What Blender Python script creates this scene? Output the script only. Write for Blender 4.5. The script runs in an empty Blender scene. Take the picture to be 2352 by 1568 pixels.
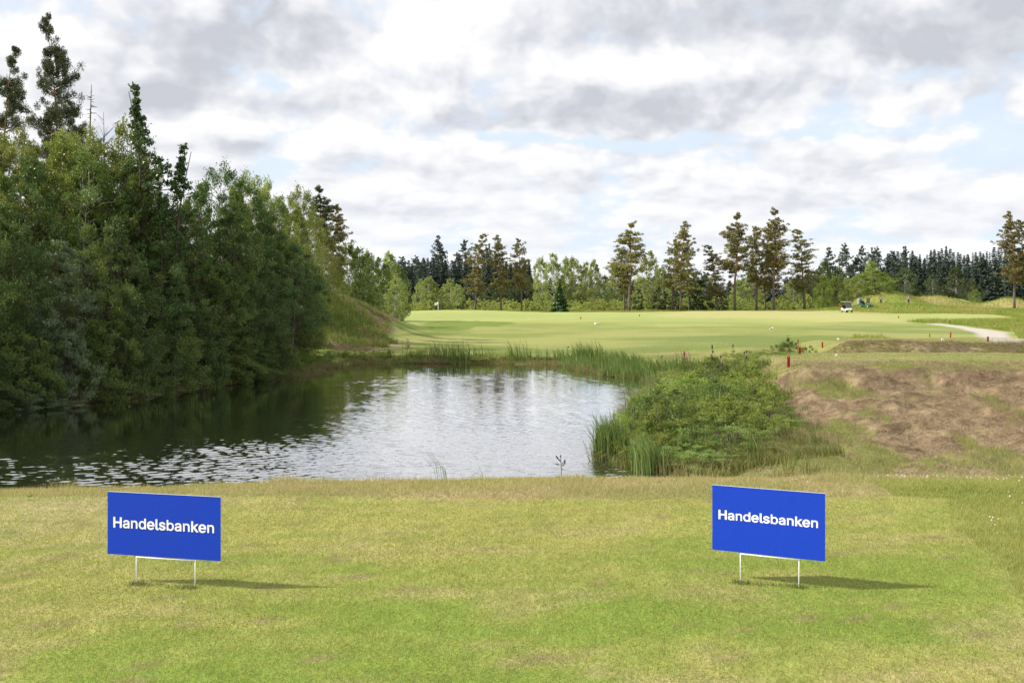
import bpy, math, random
import numpy as np
from mathutils import Vector, Matrix
from mathutils.geometry import tessellate_polygon
rng = np.random.default_rng(11)
random.seed(5)
scene = bpy.context.scene
col = scene.collection

# ------------------------------------------------------------------ camera
FP, CX, HY, EYE = 2613.3, 1176.0, 705.0, 1.65      # focal length / horizon in units of a 2352 px wide frame
cam_d = bpy.data.cameras.new('camera'); cam = bpy.data.objects.new('camera', cam_d); col.objects.link(cam)
cam_d.sensor_width = 36; cam_d.lens = 40.0; cam_d.shift_y = -(784 - HY) / 2352.0
cam_d.clip_start = 0.1; cam_d.clip_end = 6000
cam.location = (0, 0, EYE); cam.rotation_euler = (math.pi / 2, 0, 0)
scene.camera = cam

# ------------------------------------------------------------------ light
SUN_DIR = Vector((-0.98, -0.06, 0.0)).normalized()   # horizontal direction towards the sun
SUN_EL = math.radians(39)
EXPOSURE = 0.95
sd = Vector((SUN_DIR.x * math.cos(SUN_EL), SUN_DIR.y * math.cos(SUN_EL), math.sin(SUN_EL)))
sun_d = bpy.data.lights.new('sun', 'SUN'); sun = bpy.data.objects.new('sun', sun_d); col.objects.link(sun)
sun_d.energy = 3.3; sun_d.angle = math.radians(2.2); sun_d.color = (1.0, 0.93, 0.80)
sun.rotation_euler = sd.to_track_quat('Z', 'Y').to_euler(); sun.location = (-60, 40, 60)
vs = scene.view_settings
vs.view_transform = 'Standard'; vs.look = 'None'; vs.gamma = 1; vs.exposure = EXPOSURE

# ------------------------------------------------------------------ node helper
class NT:
    def __init__(s, nt): s.t = nt; s.n = nt.nodes; s.l = nt.links
    def new(s, typ, ins=None, **kw):
        n = s.n.new(typ)
        for k, v in kw.items(): setattr(n, k, v)
        for k, v in (ins or {}).items(): s.put(n.inputs[k], v)
        return n
    def put(s, inp, v):
        if isinstance(v, bpy.types.NodeSocket): s.l.new(v, inp)
        elif isinstance(v, bpy.types.Node): s.l.new(v.outputs[0], inp)
        else: inp.default_value = v
    def math(s, op, a, b=None, c=None, clamp=False):
        n = s.n.new('ShaderNodeMath'); n.operation = op; n.use_clamp = clamp
        for i, v in enumerate((a, b, c)):
            if v is not None: s.put(n.inputs[i], v)
        return n.outputs[0]
    def vmath(s, op, a, b=None, c=None):
        n = s.n.new('ShaderNodeVectorMath'); n.operation = op
        for i, v in enumerate((a, b, c)):
            if v is not None: s.put(n.inputs[i], v)
        return n.outputs['Value'] if op in ('DOT_PRODUCT', 'LENGTH') else n.outputs[0]
    def noise(s, vec, scale, detail=4, rough=.55, dist=0.0, lac=2.0, dim='3D'):
        n = s.new('ShaderNodeTexNoise', {'Vector': vec, 'Scale': scale, 'Detail': detail, 'Roughness': rough, 'Distortion': dist, 'Lacunarity': lac}, noise_dimensions=dim)
        return n.outputs
    def mix(s, f, a, b):
        n = s.n.new('ShaderNodeMix'); n.data_type = 'RGBA'
        s.put(n.inputs[0], f); s.put(n.inputs[6], a); s.put(n.inputs[7], b)
        return n.outputs[2]
    def ramp(s, f, a, b, lo=0., hi=1., smooth=True):
        n = s.n.new('ShaderNodeMapRange'); n.interpolation_type = 'SMOOTHSTEP' if smooth else 'LINEAR'
        s.put(n.inputs[0], f); n.inputs[1].default_value = a; n.inputs[2].default_value = b
        n.inputs[3].default_value = lo; n.inputs[4].default_value = hi
        return n.outputs[0]

# ------------------------------------------------------------------ sky
world = bpy.data.worlds.new("World"); scene.world = world; world.use_nodes = True
CLOUD_RAMP = [(0.0, (.56, .56, .565)), (.24, (.505, .505, .515)), (.46, (.45, .455, .475)), (.70, (.375, .385, .415)), (1.0, (.315, .325, .355))]
def build_sky():
    world.node_tree.nodes.clear(); T = NT(world.node_tree)
    out = T.new('ShaderNodeOutputWorld'); bg = T.new('ShaderNodeBackground')
    T.l.new(bg.outputs[0], out.inputs[0])
    sky = T.new('ShaderNodeTexSky', sky_type='NISHITA', sun_disc=False)
    sky.sun_elevation = SUN_EL; sky.sun_rotation = math.atan2(SUN_DIR.x, SUN_DIR.y)
    sky.air_density = 1.0; sky.dust_density = 1.2; sky.altitude = 100
    tc = T.new('ShaderNodeTexCoord'); g = tc.outputs['Generated']
    sp = T.new('ShaderNodeSeparateXYZ', {0: g}); x, y, z = sp.outputs
    zc = T.math('MAXIMUM', z, 0.0)
    # cloud deck coordinates: the direction carried to a flat layer overhead
    k = T.math('DIVIDE', 1.0, T.math('ADD', zc, 0.10))
    px = T.math('MULTIPLY', x, k); py = T.math('MULTIPLY', y, k)
    P = T.new('ShaderNodeCombineXYZ', {0: px, 1: py, 2: 0.0}).outputs[0]
    # bearing / height coordinates for the large clouds, wobbled by noise
    az = T.math('ARCTAN2', x, y); el = T.math('ARCSINE', zc)
    A = T.new('ShaderNodeCombineXYZ', {0: az, 1: T.math('MULTIPLY', el, 1.9), 2: 0.0}).outputs[0]
    w1 = T.noise(A, 7.0, 4, .58, dim='2D')[1]; w2 = T.noise(A, 24.0, 4, .6, dim='2D')[1]
    wob = T.vmath('ADD', T.vmath('MULTIPLY', T.vmath('SUBTRACT', w1, (.5, .5, .5)), (.08, .035, 0)),
                  T.vmath('MULTIPLY', T.vmath('SUBTRACT', w2, (.5, .5, .5)), (.014, .009, 0)))
    B = T.vmath('ADD', T.new('ShaderNodeCombineXYZ', {0: az, 1: el, 2: 0.0}).outputs[0], wob)
    def blobs(lst):
        acc = None
        for (cx, cy, rx, ry, amp) in lst:
            a = math.atan((cx - CX) / FP); e = math.atan((HY - cy) / FP * math.cos(a))
            d = T.vmath('MULTIPLY', T.vmath('SUBTRACT', B, (a, e, 0)), (FP / rx, FP / ry, 0))
            ex = T.math('EXPONENT', T.math('MULTIPLY', T.vmath('DOT_PRODUCT', d, d), -1.0))
            acc = T.math('MULTIPLY', ex, amp) if acc is None else T.math('MULTIPLY_ADD', ex, amp, acc)
        return acc
    dark = blobs([(620, 60, 260, 90, 1.0), (330, 110, 210, 80, .6), (330, 215, 120, 40, .55), (1800, 60, 420, 75, 1.05), (1420, 20, 200, 60, .6),
                  (2280, 75, 220, 60, .7), (1310, 258, 330, 38, .9), (1750, 225, 200, 42, .6), (1080, 170, 160, 40, .3),
                  (470, 240, 170, 38, .6), (560, 345, 170, 22, .5), (1400, 405, 230, 20, .4), (850, 385, 150, 24, .4),
                  (2230, 225, 150, 32, .5), (1100, 495, 330, 22, .32), (1900, 480, 260, 22, .35), (1650, 330, 200, 18, .3), (2280, 400, 160, 24, .25),
                  (1000, 60, 120, 90, -.6), (1520, 150, 200, 40, -.5), (640, 285, 160, 30, -.4), (130, 60, 130, 70, -.4)])
    blue = blobs([(600, 186, 80, 18, .85), (1340, 318, 330, 16, .9), (2090, 285, 220, 42, .8), (680, 392, 70, 40, .7), (430, 395, 100, 24, .3),
                  (800, 455, 120, 30, .4), (1900, 300, 120, 30, .55), (2250, 350, 150, 40, .55), (1500, 500, 400, 40, .25), (1000, 560, 500, 40, .3),
                  (1800, 585, 600, 40, .35), (130, 165, 60, 30, .4)])
    # cumulus: each bank is a density field; where density falls away upwards the billow is lit, where it
    # falls away downwards lies the flat grey base
    gl = T.math('MULTIPLY', T.math('LOGARITHM', T.math('ADD', el, .05), math.e), .34)
    Q0 = T.vmath('ADD', T.new('ShaderNodeCombineXYZ', {0: az, 1: gl, 2: 0.0}).outputs[0], T.vmath('MULTIPLY', wob, (.5, .5, .5)))
    def relief(sc, dx, dy, det, puff):
        def f(q):
            n = T.noise(q, sc, det, .52, dim='2D')[0]
            if puff:
                v = T.new('ShaderNodeTexVoronoi', {'Vector': q, 'Scale': sc * 1.6, 'Detail': 3.0, 'Roughness': .55, 'Smoothness': .45}, feature='SMOOTH_F1', voronoi_dimensions='2D').outputs[0]
                n = T.math('ADD', T.math('MULTIPLY', n, .55), T.math('MULTIPLY', T.math('SUBTRACT', 1.0, v), .45))
            return n
        a = f(Q0); b = f(T.vmath('ADD', Q0, (dx, dy, 0)))
        return a, T.math('SUBTRACT', b, a)
    d1, e1 = relief(5.0, -.010, .05, 3, True)
    d2, e2 = relief(9.0, -.006, .028, 4, True)
    d3, e3 = relief(40.0, -.003, .008, 3, False)
    dk = T.math('MULTIPLY_ADD', dark, 1.05, .05)
    dk = T.math('ADD', dk, T.math('MULTIPLY', T.math('SUBTRACT', d1, .45), .6))
    dk = T.math('ADD', dk, T.math('MULTIPLY', e1, 1.35))
    dk = T.math('ADD', dk, T.math('MULTIPLY', e2, 1.9))
    dk = T.math('ADD', dk, T.math('MULTIPLY', e3, .35))
    dkm = T.ramp(dk, -.45, 1.1, smooth=False)
    n1 = T.noise(P, 1.3, 5, .56, .3, dim='2D')[0]
    bl = T.math('ADD', blue, T.math('MULTIPLY', T.math('SUBTRACT', n1, .60), 1.5))
    bl = T.math('SUBTRACT', bl, T.math('MULTIPLY', T.math('SUBTRACT', d2, .40), 2.2))
    blm = T.ramp(bl, .18, .80, 0, .9)
    cr = T.new('ShaderNodeValToRGB', {0: dkm}); r = cr.color_ramp
    while len(r.elements) < 5: r.elements.new(.5)
    for e_, (p_, c_) in zip(r.elements, CLOUD_RAMP): e_.position = p_; e_.color = (*c_, 1)
    hz = T.ramp(el, 0.0, .16, .75, 0.0)
    cloud = T.mix(hz, cr.outputs[0], (.50, .51, .535, 1))
    skyc = T.vmath('MULTIPLY', sky.outputs[0], (.10, .10, .10))
    skyc = T.mix(.85, skyc, (.41, .465, .54, 1))       # thin veil of high cloud over the blue
    c = T.mix(blm, cloud, skyc)
    T.l.new(c, bg.inputs[0]); bg.inputs[1].default_value = 1.0
build_sky()

# ------------------------------------------------------------------ numpy helpers
def sm(a, b, x): t = np.clip((x - a) / (b - a), 0, 1); return t * t * (3 - 2 * t)
def hash2(i, j, s=0):
    i = i.astype(np.int64); j = j.astype(np.int64)
    n = (i * 374761393 + j * 668265263 + s * 974634777) & 0xffffffff
    n = ((n ^ (n >> 13)) * 1274126177) & 0xffffffff
    return ((n ^ (n >> 16)) & 0xffff) / 65535.0
def vnoise(x, y, s=0):
    xi = np.floor(x); yi = np.floor(y); fx = x - xi; fy = y - yi
    fx = fx * fx * (3 - 2 * fx); fy = fy * fy * (3 - 2 * fy)
    return ((hash2(xi, yi, s) * (1 - fx) + hash2(xi + 1, yi, s) * fx) * (1 - fy)
            + (hash2(xi, yi + 1, s) * (1 - fx) + hash2(xi + 1, yi + 1, s) * fx) * fy)
def fbm(x, y, s=0, o=4):
    r = 0; a = .5; t = 0
    for k in range(o):
        r = r + a * vnoise(x * 2 ** k, y * 2 ** k, s + k); t += a; a *= .55
    return r / t
def sdist(P, x, y):
    """signed distance to a polygon, negative inside"""
    P = np.array(P, float); d = np.full(x.shape, 1e18); ins = np.zeros(x.shape, bool)
    for i in range(len(P)):
        a = P[i]; b = P[(i + 1) % len(P)]; e = b - a
        wx = x - a[0]; wy = y - a[1]
        t = np.clip((wx * e[0] + wy * e[1]) / (e @ e), 0, 1)
        d = np.minimum(d, (wx - e[0] * t) ** 2 + (wy - e[1] * t) ** 2)
        c = (a[1] > y) != (b[1] > y)
        if e[1] != 0: ins ^= c & (x < a[0] + (y - a[1]) / e[1] * e[0])
    d = np.sqrt(d); return np.where(ins, -d, d)
def X(px, D): return (px - CX) / FP * D
def Zp(py, D): return EYE + (HY - py) / FP * D

# ------------------------------------------------------------------ terrain
WATER = -2.0
POND = [(-70, 12), (-20, 14), (0, 15.2), (4, 16.4), (4.8, 20.5), (4.1, 24), (3.0, 25.4), (2.1, 27), (2.6, 30), (3.2, 34), (4.5, 42), (6.0, 49), (7.3, 54),
        (6.8, 57), (5.1, 59.8), (3.9, 65.3), (3.4, 69.5), (2.4, 71.8), (0, 72.6), (-2.5, 73.6), (-5, 73.2), (-9.2, 73.6), (-10.4, 70.4), (-11.0, 66), (-11.2, 61.5), (-13.1, 53),
        (-14.7, 45.4), (-17.9, 39.7), (-24, 35), (-40, 31), (-70, 30)]
G = [  # mounds: x, y, amplitude, sx, sy, angle
    (40, 196, .62, 24, 15, 0), (-10, 203, .75, 15, 14, 0), (-17.5, 96, 1.3, 7, 9, 0), (50, 150, .35, 14, 8, .2), (24, 128, .25, 14, 7, 0), (8, 150, .22, 16, 7, .1),
    (-14, 128, .35, 9, 7, 0), (30, 104, .25, 10, 5, 0), (28.5, 108, .3, 6, 4, 0), (0, 172, -.35, 26, 7, 0), (15, 112, .42, 12, 5, .15), (-2, 122, .45, 9, 6, -.2), (30, 122, .35, 8, 5, .1), (12, 165, .4, 12, 5, .1), (20, 138, -.5, 16, 5, .1), (-6, 146, .35, 12, 6, .2), (38, 160, -.3, 14, 6, 0),
    (72, 221, 1.15, 11, 9, 0), (80, 219, .6, 13, 8, 0), (95, 212, .5, 14, 9, 0),
    (86, 256, 4.1, 8, 7, .3), (79, 262, 1.8, 8, 7, 0), (98, 262, 3.3, 8, 5, -.3), (105, 270, 3.2, 6, 5, -.5), (113, 258, 3.1, 6, 5, 0), (124, 268, 2.1, 6, 5, 0), (135, 262, .9, 9, 6, 0),
    (70, 180, .5, 14, 9, 0), (52, 172, .3, 10, 8, 0), (72, 150, .35, 12, 8, 0)]
MOUND = [((-26, 90), 3.6), ((-17.2, 91), 3.35), ((-14.5, 97), 2.5), ((-11.5, 106), 1.35), ((-9.3, 115), .35)]
def H(x, y):
    x = np.asarray(x, float); y = np.asarray(y, float); x, y = np.broadcast_arrays(x, y)
    yk = [-60, 10.9, 12.5, 16.5, 24, 45, 60, 75, 86, 110, 142, 180, 215, 260, 420, 900, 3500]
    zk = [0, 0, -.35, -1.55, -1.75, -1.6, -1.6, -1.55, -1.3, -1.05, -.8, -.12, .55, .5, 1.0, 3, 12]
    edge = np.interp(x, [-9, -5, -2.5, 0, 2, 5, 9], [9.9, 10.3, 10.75, 11.15, 11.2, 10.95, 10.7]) + .05 * np.sin(x * 2.3)
    yy = np.where(y < 20, y - (edge - 10.9) * sm(6, 10, y) * (1 - sm(14, 20, y)), y)
    h = np.interp(yy, yk, zk)
    # lip of longer turf at the edge of the tee
    h = h + .03 * sm(9.55, 9.8, yy) * (1 - sm(10.6, 11.2, yy))
    h = h - .05 * sm(10.0, 11.0, yy) * (1 - sm(11., 12.5, yy))
    # right of the pond: valley, the hay bank and the two lower tees
    right = sm(3.0, 9.0, x - .12 * (y - 28))
    t1x = sm(6.8, 10.5, x) * (1 - sm(70, 90, x))
    t1 = t1x * (.22 * sm(24.5, 30, y) + .30 * sm(30, 35, y) + .70 * sm(36.3, 40.6, y + .5 * np.sin(x * .7))) * (1 - sm(49.3, 50.6, y) * .95)
    h = h + t1 + right * .05
    t2x = sm(13.0, 16.0, x) * (1 - sm(70, 90, x))
    yb = y + 1.8 * (fbm(x * .3, y * .1, 55, 4) - .5)
    t2 = t2x * ((1.50 + .25 * fbm(x * .25, y * .25, 57)) * sm(50.4, 54.2, yb)) * (1 - sm(59.0, 68, y) * .75) * (1 - sm(68, 100, y))
    h = h + t2 * .93
    for (gx, gy, a, sx, sy, an) in G:
        c, s = math.cos(an), math.sin(an); u = (x - gx) * c + (y - gy) * s; v = -(x - gx) * s + (y - gy) * c
        h = h + a * np.exp(-(u / sx) ** 2 - (v / sy) ** 2)
    # long grassy mound on the left, a ridge that falls towards the fairway
    m = 0
    for i in range(len(MOUND) - 1):
        (a, ha), (b, hb) = MOUND[i], MOUND[i + 1]
        ex, ey = b[0] - a[0], b[1] - a[1]; L2 = ex * ex + ey * ey
        t = np.clip(((x - a[0]) * ex + (y - a[1]) * ey) / L2, 0, 1)
        d = np.hypot(x - a[0] - ex * t, y - a[1] - ey * t)
        m = np.maximum(m, (ha + (hb - ha) * t) * np.exp(-(d / (4.2 + 1.2 * (1 - t) * (i == 0))) ** 2))
    h = h + m
    # ground under the left wood rises away from the pond
    h = h + 1.2 * sm(2, 16, -x - 9 - .15 * np.abs(y - 60)) * sm(38, 50, y) * (1 - sm(95, 140, y))
    # roughness of unmown ground
    far = sm(20, 26, y)
    h = h + far * (fbm(x * .22, y * .22, 3) - .5) * .18 * (1 + 0 * x)
    h = h + (fbm(x * .9, y * .9, 8, 3) - .5) * .03
    bank = np.clip(right * sm(22, 25, y) * (1 - sm(38.5, 41, y)) + t2x * sm(50, 51, y) * (1 - sm(53, 54.5, y)), 0, 1)
    h = h + bank * (fbm(x * 1.0, y * 1.0, 21, 5) - .5) * .66
    sdp = sdist(POND, x, y)
    wob = (fbm(x * .6, y * .6, 31, 3) - .5) * 1.2
    s2 = sdp + wob * sm(24, 30, y)
    ww = 2.2
    out = WATER + (h - WATER) * sm(-.25, ww, s2)
    out = np.where((y < 17) & (s2 > 0), np.minimum(h, out), out)
    inn = WATER - np.minimum(.7, .25 * np.abs(s2)) - .02
    return np.where(s2 > 0, np.maximum(out, WATER + .03 * np.minimum(s2, 1)), inn)
def Hs(x, y): return float(H(np.array([x]), np.array([y]))[0])
def gp(px, py, d0=4., d1=420.):
    """the ground point seen at a photo position (authoring aid for world outlines)"""
    D = np.geomspace(d0, d1, 1500); z = H(X(px, D), D); s = HY + (EYE - z) * FP / D
    i = np.argmax(s <= py) if (s <= py).any() else len(D) - 1
    return (X(px, D[i]), D[i])

# ------------------------------------------------------------------ mesh helpers
def mk(name, V, F, mats, parent=None, rnd=None, smooth=False, mi=None, link=True, colr=None):
    """F: list of arrays (n,k) of vertex indices; ONE mesh object"""
    V = np.asarray(V, np.float32)
    F = [np.asarray(f, np.int32) for f in (F if isinstance(F, list) else [F]) if len(f)]
    me = bpy.data.meshes.new(name)
    me.vertices.add(len(V)); me.vertices.foreach_set('co', V.ravel())
    loops = np.concatenate([f.ravel() for f in F]); tot = np.concatenate([np.full(len(f), f.shape[1], np.int32) for f in F])
    me.loops.add(len(loops)); me.loops.foreach_set('vertex_index', loops)
    me.polygons.add(len(tot)); st = np.zeros(len(tot), np.int32); st[1:] = np.cumsum(tot)[:-1]
    me.polygons.foreach_set('loop_start', st)
    me.update(calc_edges=True)
    if rnd is not None:
        a = me.attributes.new('rnd', 'FLOAT', 'FACE'); a.data.foreach_set('value', np.asarray(rnd, np.float32))
    if mi is not None: me.polygons.foreach_set('material_index', np.asarray(mi, np.int32))
    if colr is not None:
        a = me.attributes.new('Col', 'FLOAT_COLOR', 'POINT'); a.data.foreach_set('color', np.asarray(colr, np.float32).ravel())
    me.polygons.foreach_set('use_smooth', np.full(len(tot), bool(smooth)))
    for m in (mats if isinstance(mats, (list, tuple)) else [mats]): me.materials.append(m)
    me.validate(); me.update()
    o = bpy.data.objects.new(name, me)
    if link: col.objects.link(o)
    if parent: o.parent = parent
    return o
def tag(o, label=None, cat=None, group=None, kind=None):
    if label: o['label'] = label
    if cat: o['category'] = cat
    if group: o['group'] = group
    if kind: o['kind'] = kind
    return o
def empty(name, loc=(0, 0, 0), rz=0.):
    o = bpy.data.objects.new(name, None); col.objects.link(o); o.location = loc; o.rotation_euler = (0, 0, rz)
    o.empty_display_size = .2; return o
def copy_tree(o, parent=None):
    c = o.copy(); col.objects.link(c); c.parent = parent
    for ch in list(o.children): copy_tree(ch, c)
    return c
def tube(pts, rad, n=6, cap=True):
    pts = np.asarray(pts, float); rad = np.broadcast_to(np.asarray(rad, float), (len(pts),))
    d = np.gradient(pts, axis=0); d /= np.linalg.norm(d, axis=1)[:, None] + 1e-9
    up = np.where(np.abs(d[:, 2:3]) > .8, np.array([[1., 0, 0]]), np.array([[0, 0, 1.]]))
    u = np.cross(d, up); u /= np.linalg.norm(u, axis=1)[:, None] + 1e-9; v = np.cross(d, u)
    a = np.arange(n) / n * 2 * np.pi
    V = (pts[:, None] + rad[:, None, None] * (np.cos(a)[None, :, None] * u[:, None] + np.sin(a)[None, :, None] * v[:, None])).reshape(-1, 3)
    m = len(pts); i = np.arange(m - 1)[:, None] * n; j = np.arange(n)[None]; j2 = (j + 1) % n
    F = np.stack([i + j, i + j2, i + n + j2, i + n + j], -1).reshape(-1, 4)
    if cap:
        V = np.vstack([V, pts[:1], pts[-1:]])
        c0 = np.stack([j[0] * 0 + m * n, j2[0], j[0], j[0]], -1)[:, :3]
        c1 = np.stack([j[0] * 0 + m * n + 1, (m - 1) * n + j[0], (m - 1) * n + j2[0]], -1)
        return V, [F, c0, c1]
    return V, [F]
class MB:
    def __init__(s): s.V = []; s.F = []; s.n = 0
    def add(s, V, F):
        V = np.asarray(V, float)
        for f in (F if isinstance(F, list) else [F]): s.F.append(np.asarray(f) + s.n)
        s.V.append(V); s.n += len(V); return s
    def tube(s, pts, rad, n=6, cap=True): return s.add(*tube(pts, rad, n, cap))
    def box(s, c, d, r=0.0, rz=0, rx=0):
        # chamfered box
        x, y, z = np.array(d, float) / 2; r = min(r, x * .9, y * .9, z * .9)
        import itertools
        if r <= 0:
            V = np.array(list(itertools.product((-x, x), (-y, y), (-z, z))))
            F = [np.array([(0, 1, 3, 2), (4, 6, 7, 5), (0, 4, 5, 1), (2, 3, 7, 6), (0, 2, 6, 4), (1, 5, 7, 3)])]
        else:
            V = []; idx = {}
            for sx in (-1, 1):
                for sy in (-1, 1):
                    for sz in (-1, 1):
                        for k, p in enumerate(((sx * x, sy * (y - r), sz * (z - r)), (sx * (x - r), sy * y, sz * (z - r)), (sx * (x - r), sy * (y - r), sz * z))):
                            idx[(sx, sy, sz, k)] = len(V); V.append(p)
            q = []; t = []
            for s1 in (-1, 1):
                q.append([idx[(s1, a, b, 0)] for a, b in ((-1, -1), (1, -1), (1, 1), (-1, 1))][::s1])
                q.append([idx[(a, s1, b, 1)] for a, b in ((-1, -1), (1, -1), (1, 1), (-1, 1))][::-s1])
                q.append([idx[(a, b, s1, 2)] for a, b in ((-1, -1), (1, -1), (1, 1), (-1, 1))][::s1])
            for a in (-1, 1):
                for b in (-1, 1):
                    q.append([idx[(a, b, -1, 0)], idx[(a, b, 1, 0)], idx[(a, b, 1, 1)], idx[(a, b, -1, 1)]][::a * b])
                    q.append([idx[(a, -1, b, 0)], idx[(a, 1, b, 0)], idx[(a, 1, b, 2)], idx[(a, -1, b, 2)]][::-a * b])
                    q.append([idx[(-1, a, b, 1)], idx[(1, a, b, 1)], idx[(1, a, b, 2)], idx[(-1, a, b, 2)]][::a * b])
                    for c_ in (-1, 1): t.append([idx[(a, b, c_, k)] for k in range(3)][::a * b * c_])
            V = np.array(V); F = [np.array(q), np.array(t)]
        cx, sx_ = math.cos(rx), math.sin(rx); V = V @ np.array([[1, 0, 0], [0, cx, sx_], [0, -sx_, cx]])
        cz, sz_ = math.cos(rz), math.sin(rz); V = V @ np.array([[cz, sz_, 0], [-sz_, cz, 0], [0, 0, 1]])
        return s.add(V + np.array(c), F)
    def build(s, name, mat, parent=None, smooth=False, link=True, rnd=None):
        # group faces by size, keep order stable
        return mk(name, np.vstack(s.V), s.F, mat, parent, smooth=smooth, link=link, rnd=rnd)

def leaf_quads(C, L, W, N=None, rg=rng, droop=0.0, dirs=None):
    """diamond leaves centred at C; L,W arrays of length/width"""
    n = len(C); L = np.broadcast_to(L, n)[:, None]; W = np.broadcast_to(W, n)[:, None]
    a = rg.normal(size=(n, 3)) if dirs is None else dirs + rg.normal(size=(n, 3)) * .35
    a[:, 2] -= droop; a /= np.linalg.norm(a, axis=1)[:, None] + 1e-9
    b = np.cross(a, rg.normal(size=(n, 3))); b /= np.linalg.norm(b, axis=1)[:, None] + 1e-9
    V = np.stack([C - a * L / 2, C + b * W / 2 - a * L * .05, C + a * L / 2, C - b * W / 2 - a * L * .05], 1).reshape(-1, 3)
    return V, np.arange(4 * n).reshape(n, 4)

def blades(P, h, w, lean, az, rg=rng, tall=True, curl=1.0):
    """grass blades rooted at P; tall: 5 verts (quad+tri), else one triangle"""
    n = len(P); h = np.broadcast_to(h, n); w = np.broadcast_to(w, n); lean = np.broadcast_to(lean, n)
    t = np.stack([np.cos(az), np.sin(az), 0 * az], 1)
    fa = rg.uniform(0, 2 * np.pi, n); s = np.stack([np.cos(fa), np.sin(fa), 0 * fa], 1) * (w / 2)[:, None]
    up = np.array([0, 0, 1.])
    tip = P + up * (h * np.cos(lean))[:, None] + t * (h * np.sin(lean))[:, None]
    if not tall:
        V = np.stack([P - s, P + s, tip], 1).reshape(-1, 3)
        return V, [np.arange(3 * n).reshape(n, 3)]
    l2 = lean * .35
    mid = P + up * (h * .55 * np.cos(l2))[:, None] + t * (h * .55 * np.sin(l2) * curl)[:, None]
    V = np.stack([P - s, P + s, mid + s * .8, mid - s * .8, tip], 1).reshape(-1, 3)
    b = np.arange(n)[:, None] * 5
    return V, [b + np.array([[0, 1, 2, 3]]), b + np.array([[3, 2, 4]])]

# ------------------------------------------------------------------ materials
def mat(name, color, rough=.6, spec=.3, metal=0., noise=0., nscale=8., bump=0., bscale=60.):
    m = bpy.data.materials.new(name); m.use_nodes = True; T = NT(m.node_tree)
    p = m.node_tree.nodes['Principled BSDF']; c = (*color, 1)
    tc = T.new('ShaderNodeTexCoord').outputs['Object']
    if noise > 0:
        f = T.noise(tc, nscale, 5)[0]
        c = T.mix(T.ramp(f, .3, .7), tuple(v * (1 - noise) for v in color) + (1,), tuple(min(1, v * (1 + noise)) for v in color) + (1,))
    T.put(p.inputs['Base Color'], c)
    p.inputs['Roughness'].default_value = rough; p.inputs['Specular IOR Level'].default_value = spec; p.inputs['Metallic'].default_value = metal
    if bump > 0:
        b = T.new('ShaderNodeBump', {'Height': T.noise(tc, bscale, 4)[0], 'Strength': bump, 'Distance': .01}); T.l.new(b.outputs[0], p.inputs['Normal'])
    return m
def leafmat(name, c1, c2, transl=.35, rough=.45, spec=.35, vary=.25, patch=None, pscale=.5):
    """two-tone foliage with light passing through; each leaf has its own tint, each plant its own cast"""
    m = bpy.data.materials.new(name); m.use_nodes = True; T = NT(m.node_tree); m.node_tree.nodes.clear()
    out = T.new('ShaderNodeOutputMaterial')
    at = T.new('ShaderNodeAttribute', attribute_name='rnd').outputs['Fac']
    oi = T.new('ShaderNodeObjectInfo').outputs['Random']
    c = T.mix(at, (*c1, 1), (*c2, 1))
    if patch:
        tc = T.new('ShaderNodeTexCoord').outputs['Object']
        c = T.mix(T.ramp(T.noise(tc, pscale, 4)[0], .42, .62, 0, .8), c, (*patch, 1))
    hs = T.new('ShaderNodeHueSaturation', {'Color': c, 'Hue': T.ramp(oi, 0, 1, .488, .512, False), 'Value': T.ramp(oi, 0, 1, 1 - vary, 1 + vary, False)})
    p = T.new('ShaderNodeBsdfPrincipled', {'Base Color': hs.outputs[0], 'Roughness': rough, 'Specular IOR Level': spec})
    tl = T.new('ShaderNodeBsdfTranslucent', {'Color': T.mix(.5, hs.outputs[0], T.vmath('MULTIPLY', hs.outputs[0], (1.5, 1.5, .5)))})
    mx = T.new('ShaderNodeMixShader', {0: transl}); T.l.new(p.outputs[0], mx.inputs[1]); T.l.new(tl.outputs[0], mx.inputs[2])
    T.l.new(mx.outputs[0], out.inputs[0]); return m
# ------------------------------------------------------------------ ground
def lerp(a, b, t): return a + (b - a) * np.asarray(t)[..., None]
C = lambda *v: np.array(v, float)
def tee_mask(x, y):
    xr = np.interp(y, [5, 6.9, 8.7, 9.6, 10], [2.7, 3.05, 3.4, 3.62, 3.2])
    n = (fbm(x * 1.5, y * 1.5, 5, 4) - .5)
    return sm(.22, -.12, x - xr + n * .7) * sm(.12, -.05, y - 9.72 + n * .12 - .04 * np.sin(x * .5)) * sm(1e9, 0, np.abs(x))
FAIR = None
def polyw(pts): return [gp(a, b) for a, b in pts]
# the far fairway as an outline on the ground (starts behind the reeds, ends at the ridge)
FAIR = polyw([(905, 785), (1040, 792), (1180, 797), (1300, 803), (1420, 801), (1500, 794), (1700, 788), (1790, 779), (1860, 770), (2050, 776),
              (2230, 776), (2285, 772), (2250, 762), (2190, 753), (2130, 746), (2060, 738)]) + [(75, 170), (76, 190), (66, 200), (60, 214), (40, 220), (10, 222), (-14, 220), (-34, 215), (-42, 190), (-32, 168), (-21, 150), (-13, 128)]
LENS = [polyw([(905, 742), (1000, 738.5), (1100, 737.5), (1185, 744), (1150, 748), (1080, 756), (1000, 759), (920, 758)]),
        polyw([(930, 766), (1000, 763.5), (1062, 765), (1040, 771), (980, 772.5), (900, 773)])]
PATH = polyw([(2128, 743.5), (2160, 743), (2210, 748.5), (2255, 755), (2310, 764), (2345, 778), (2345, 787), (2290, 787), (2262, 776), (2245, 765), (2205, 754), (2165, 747.5)])
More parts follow.
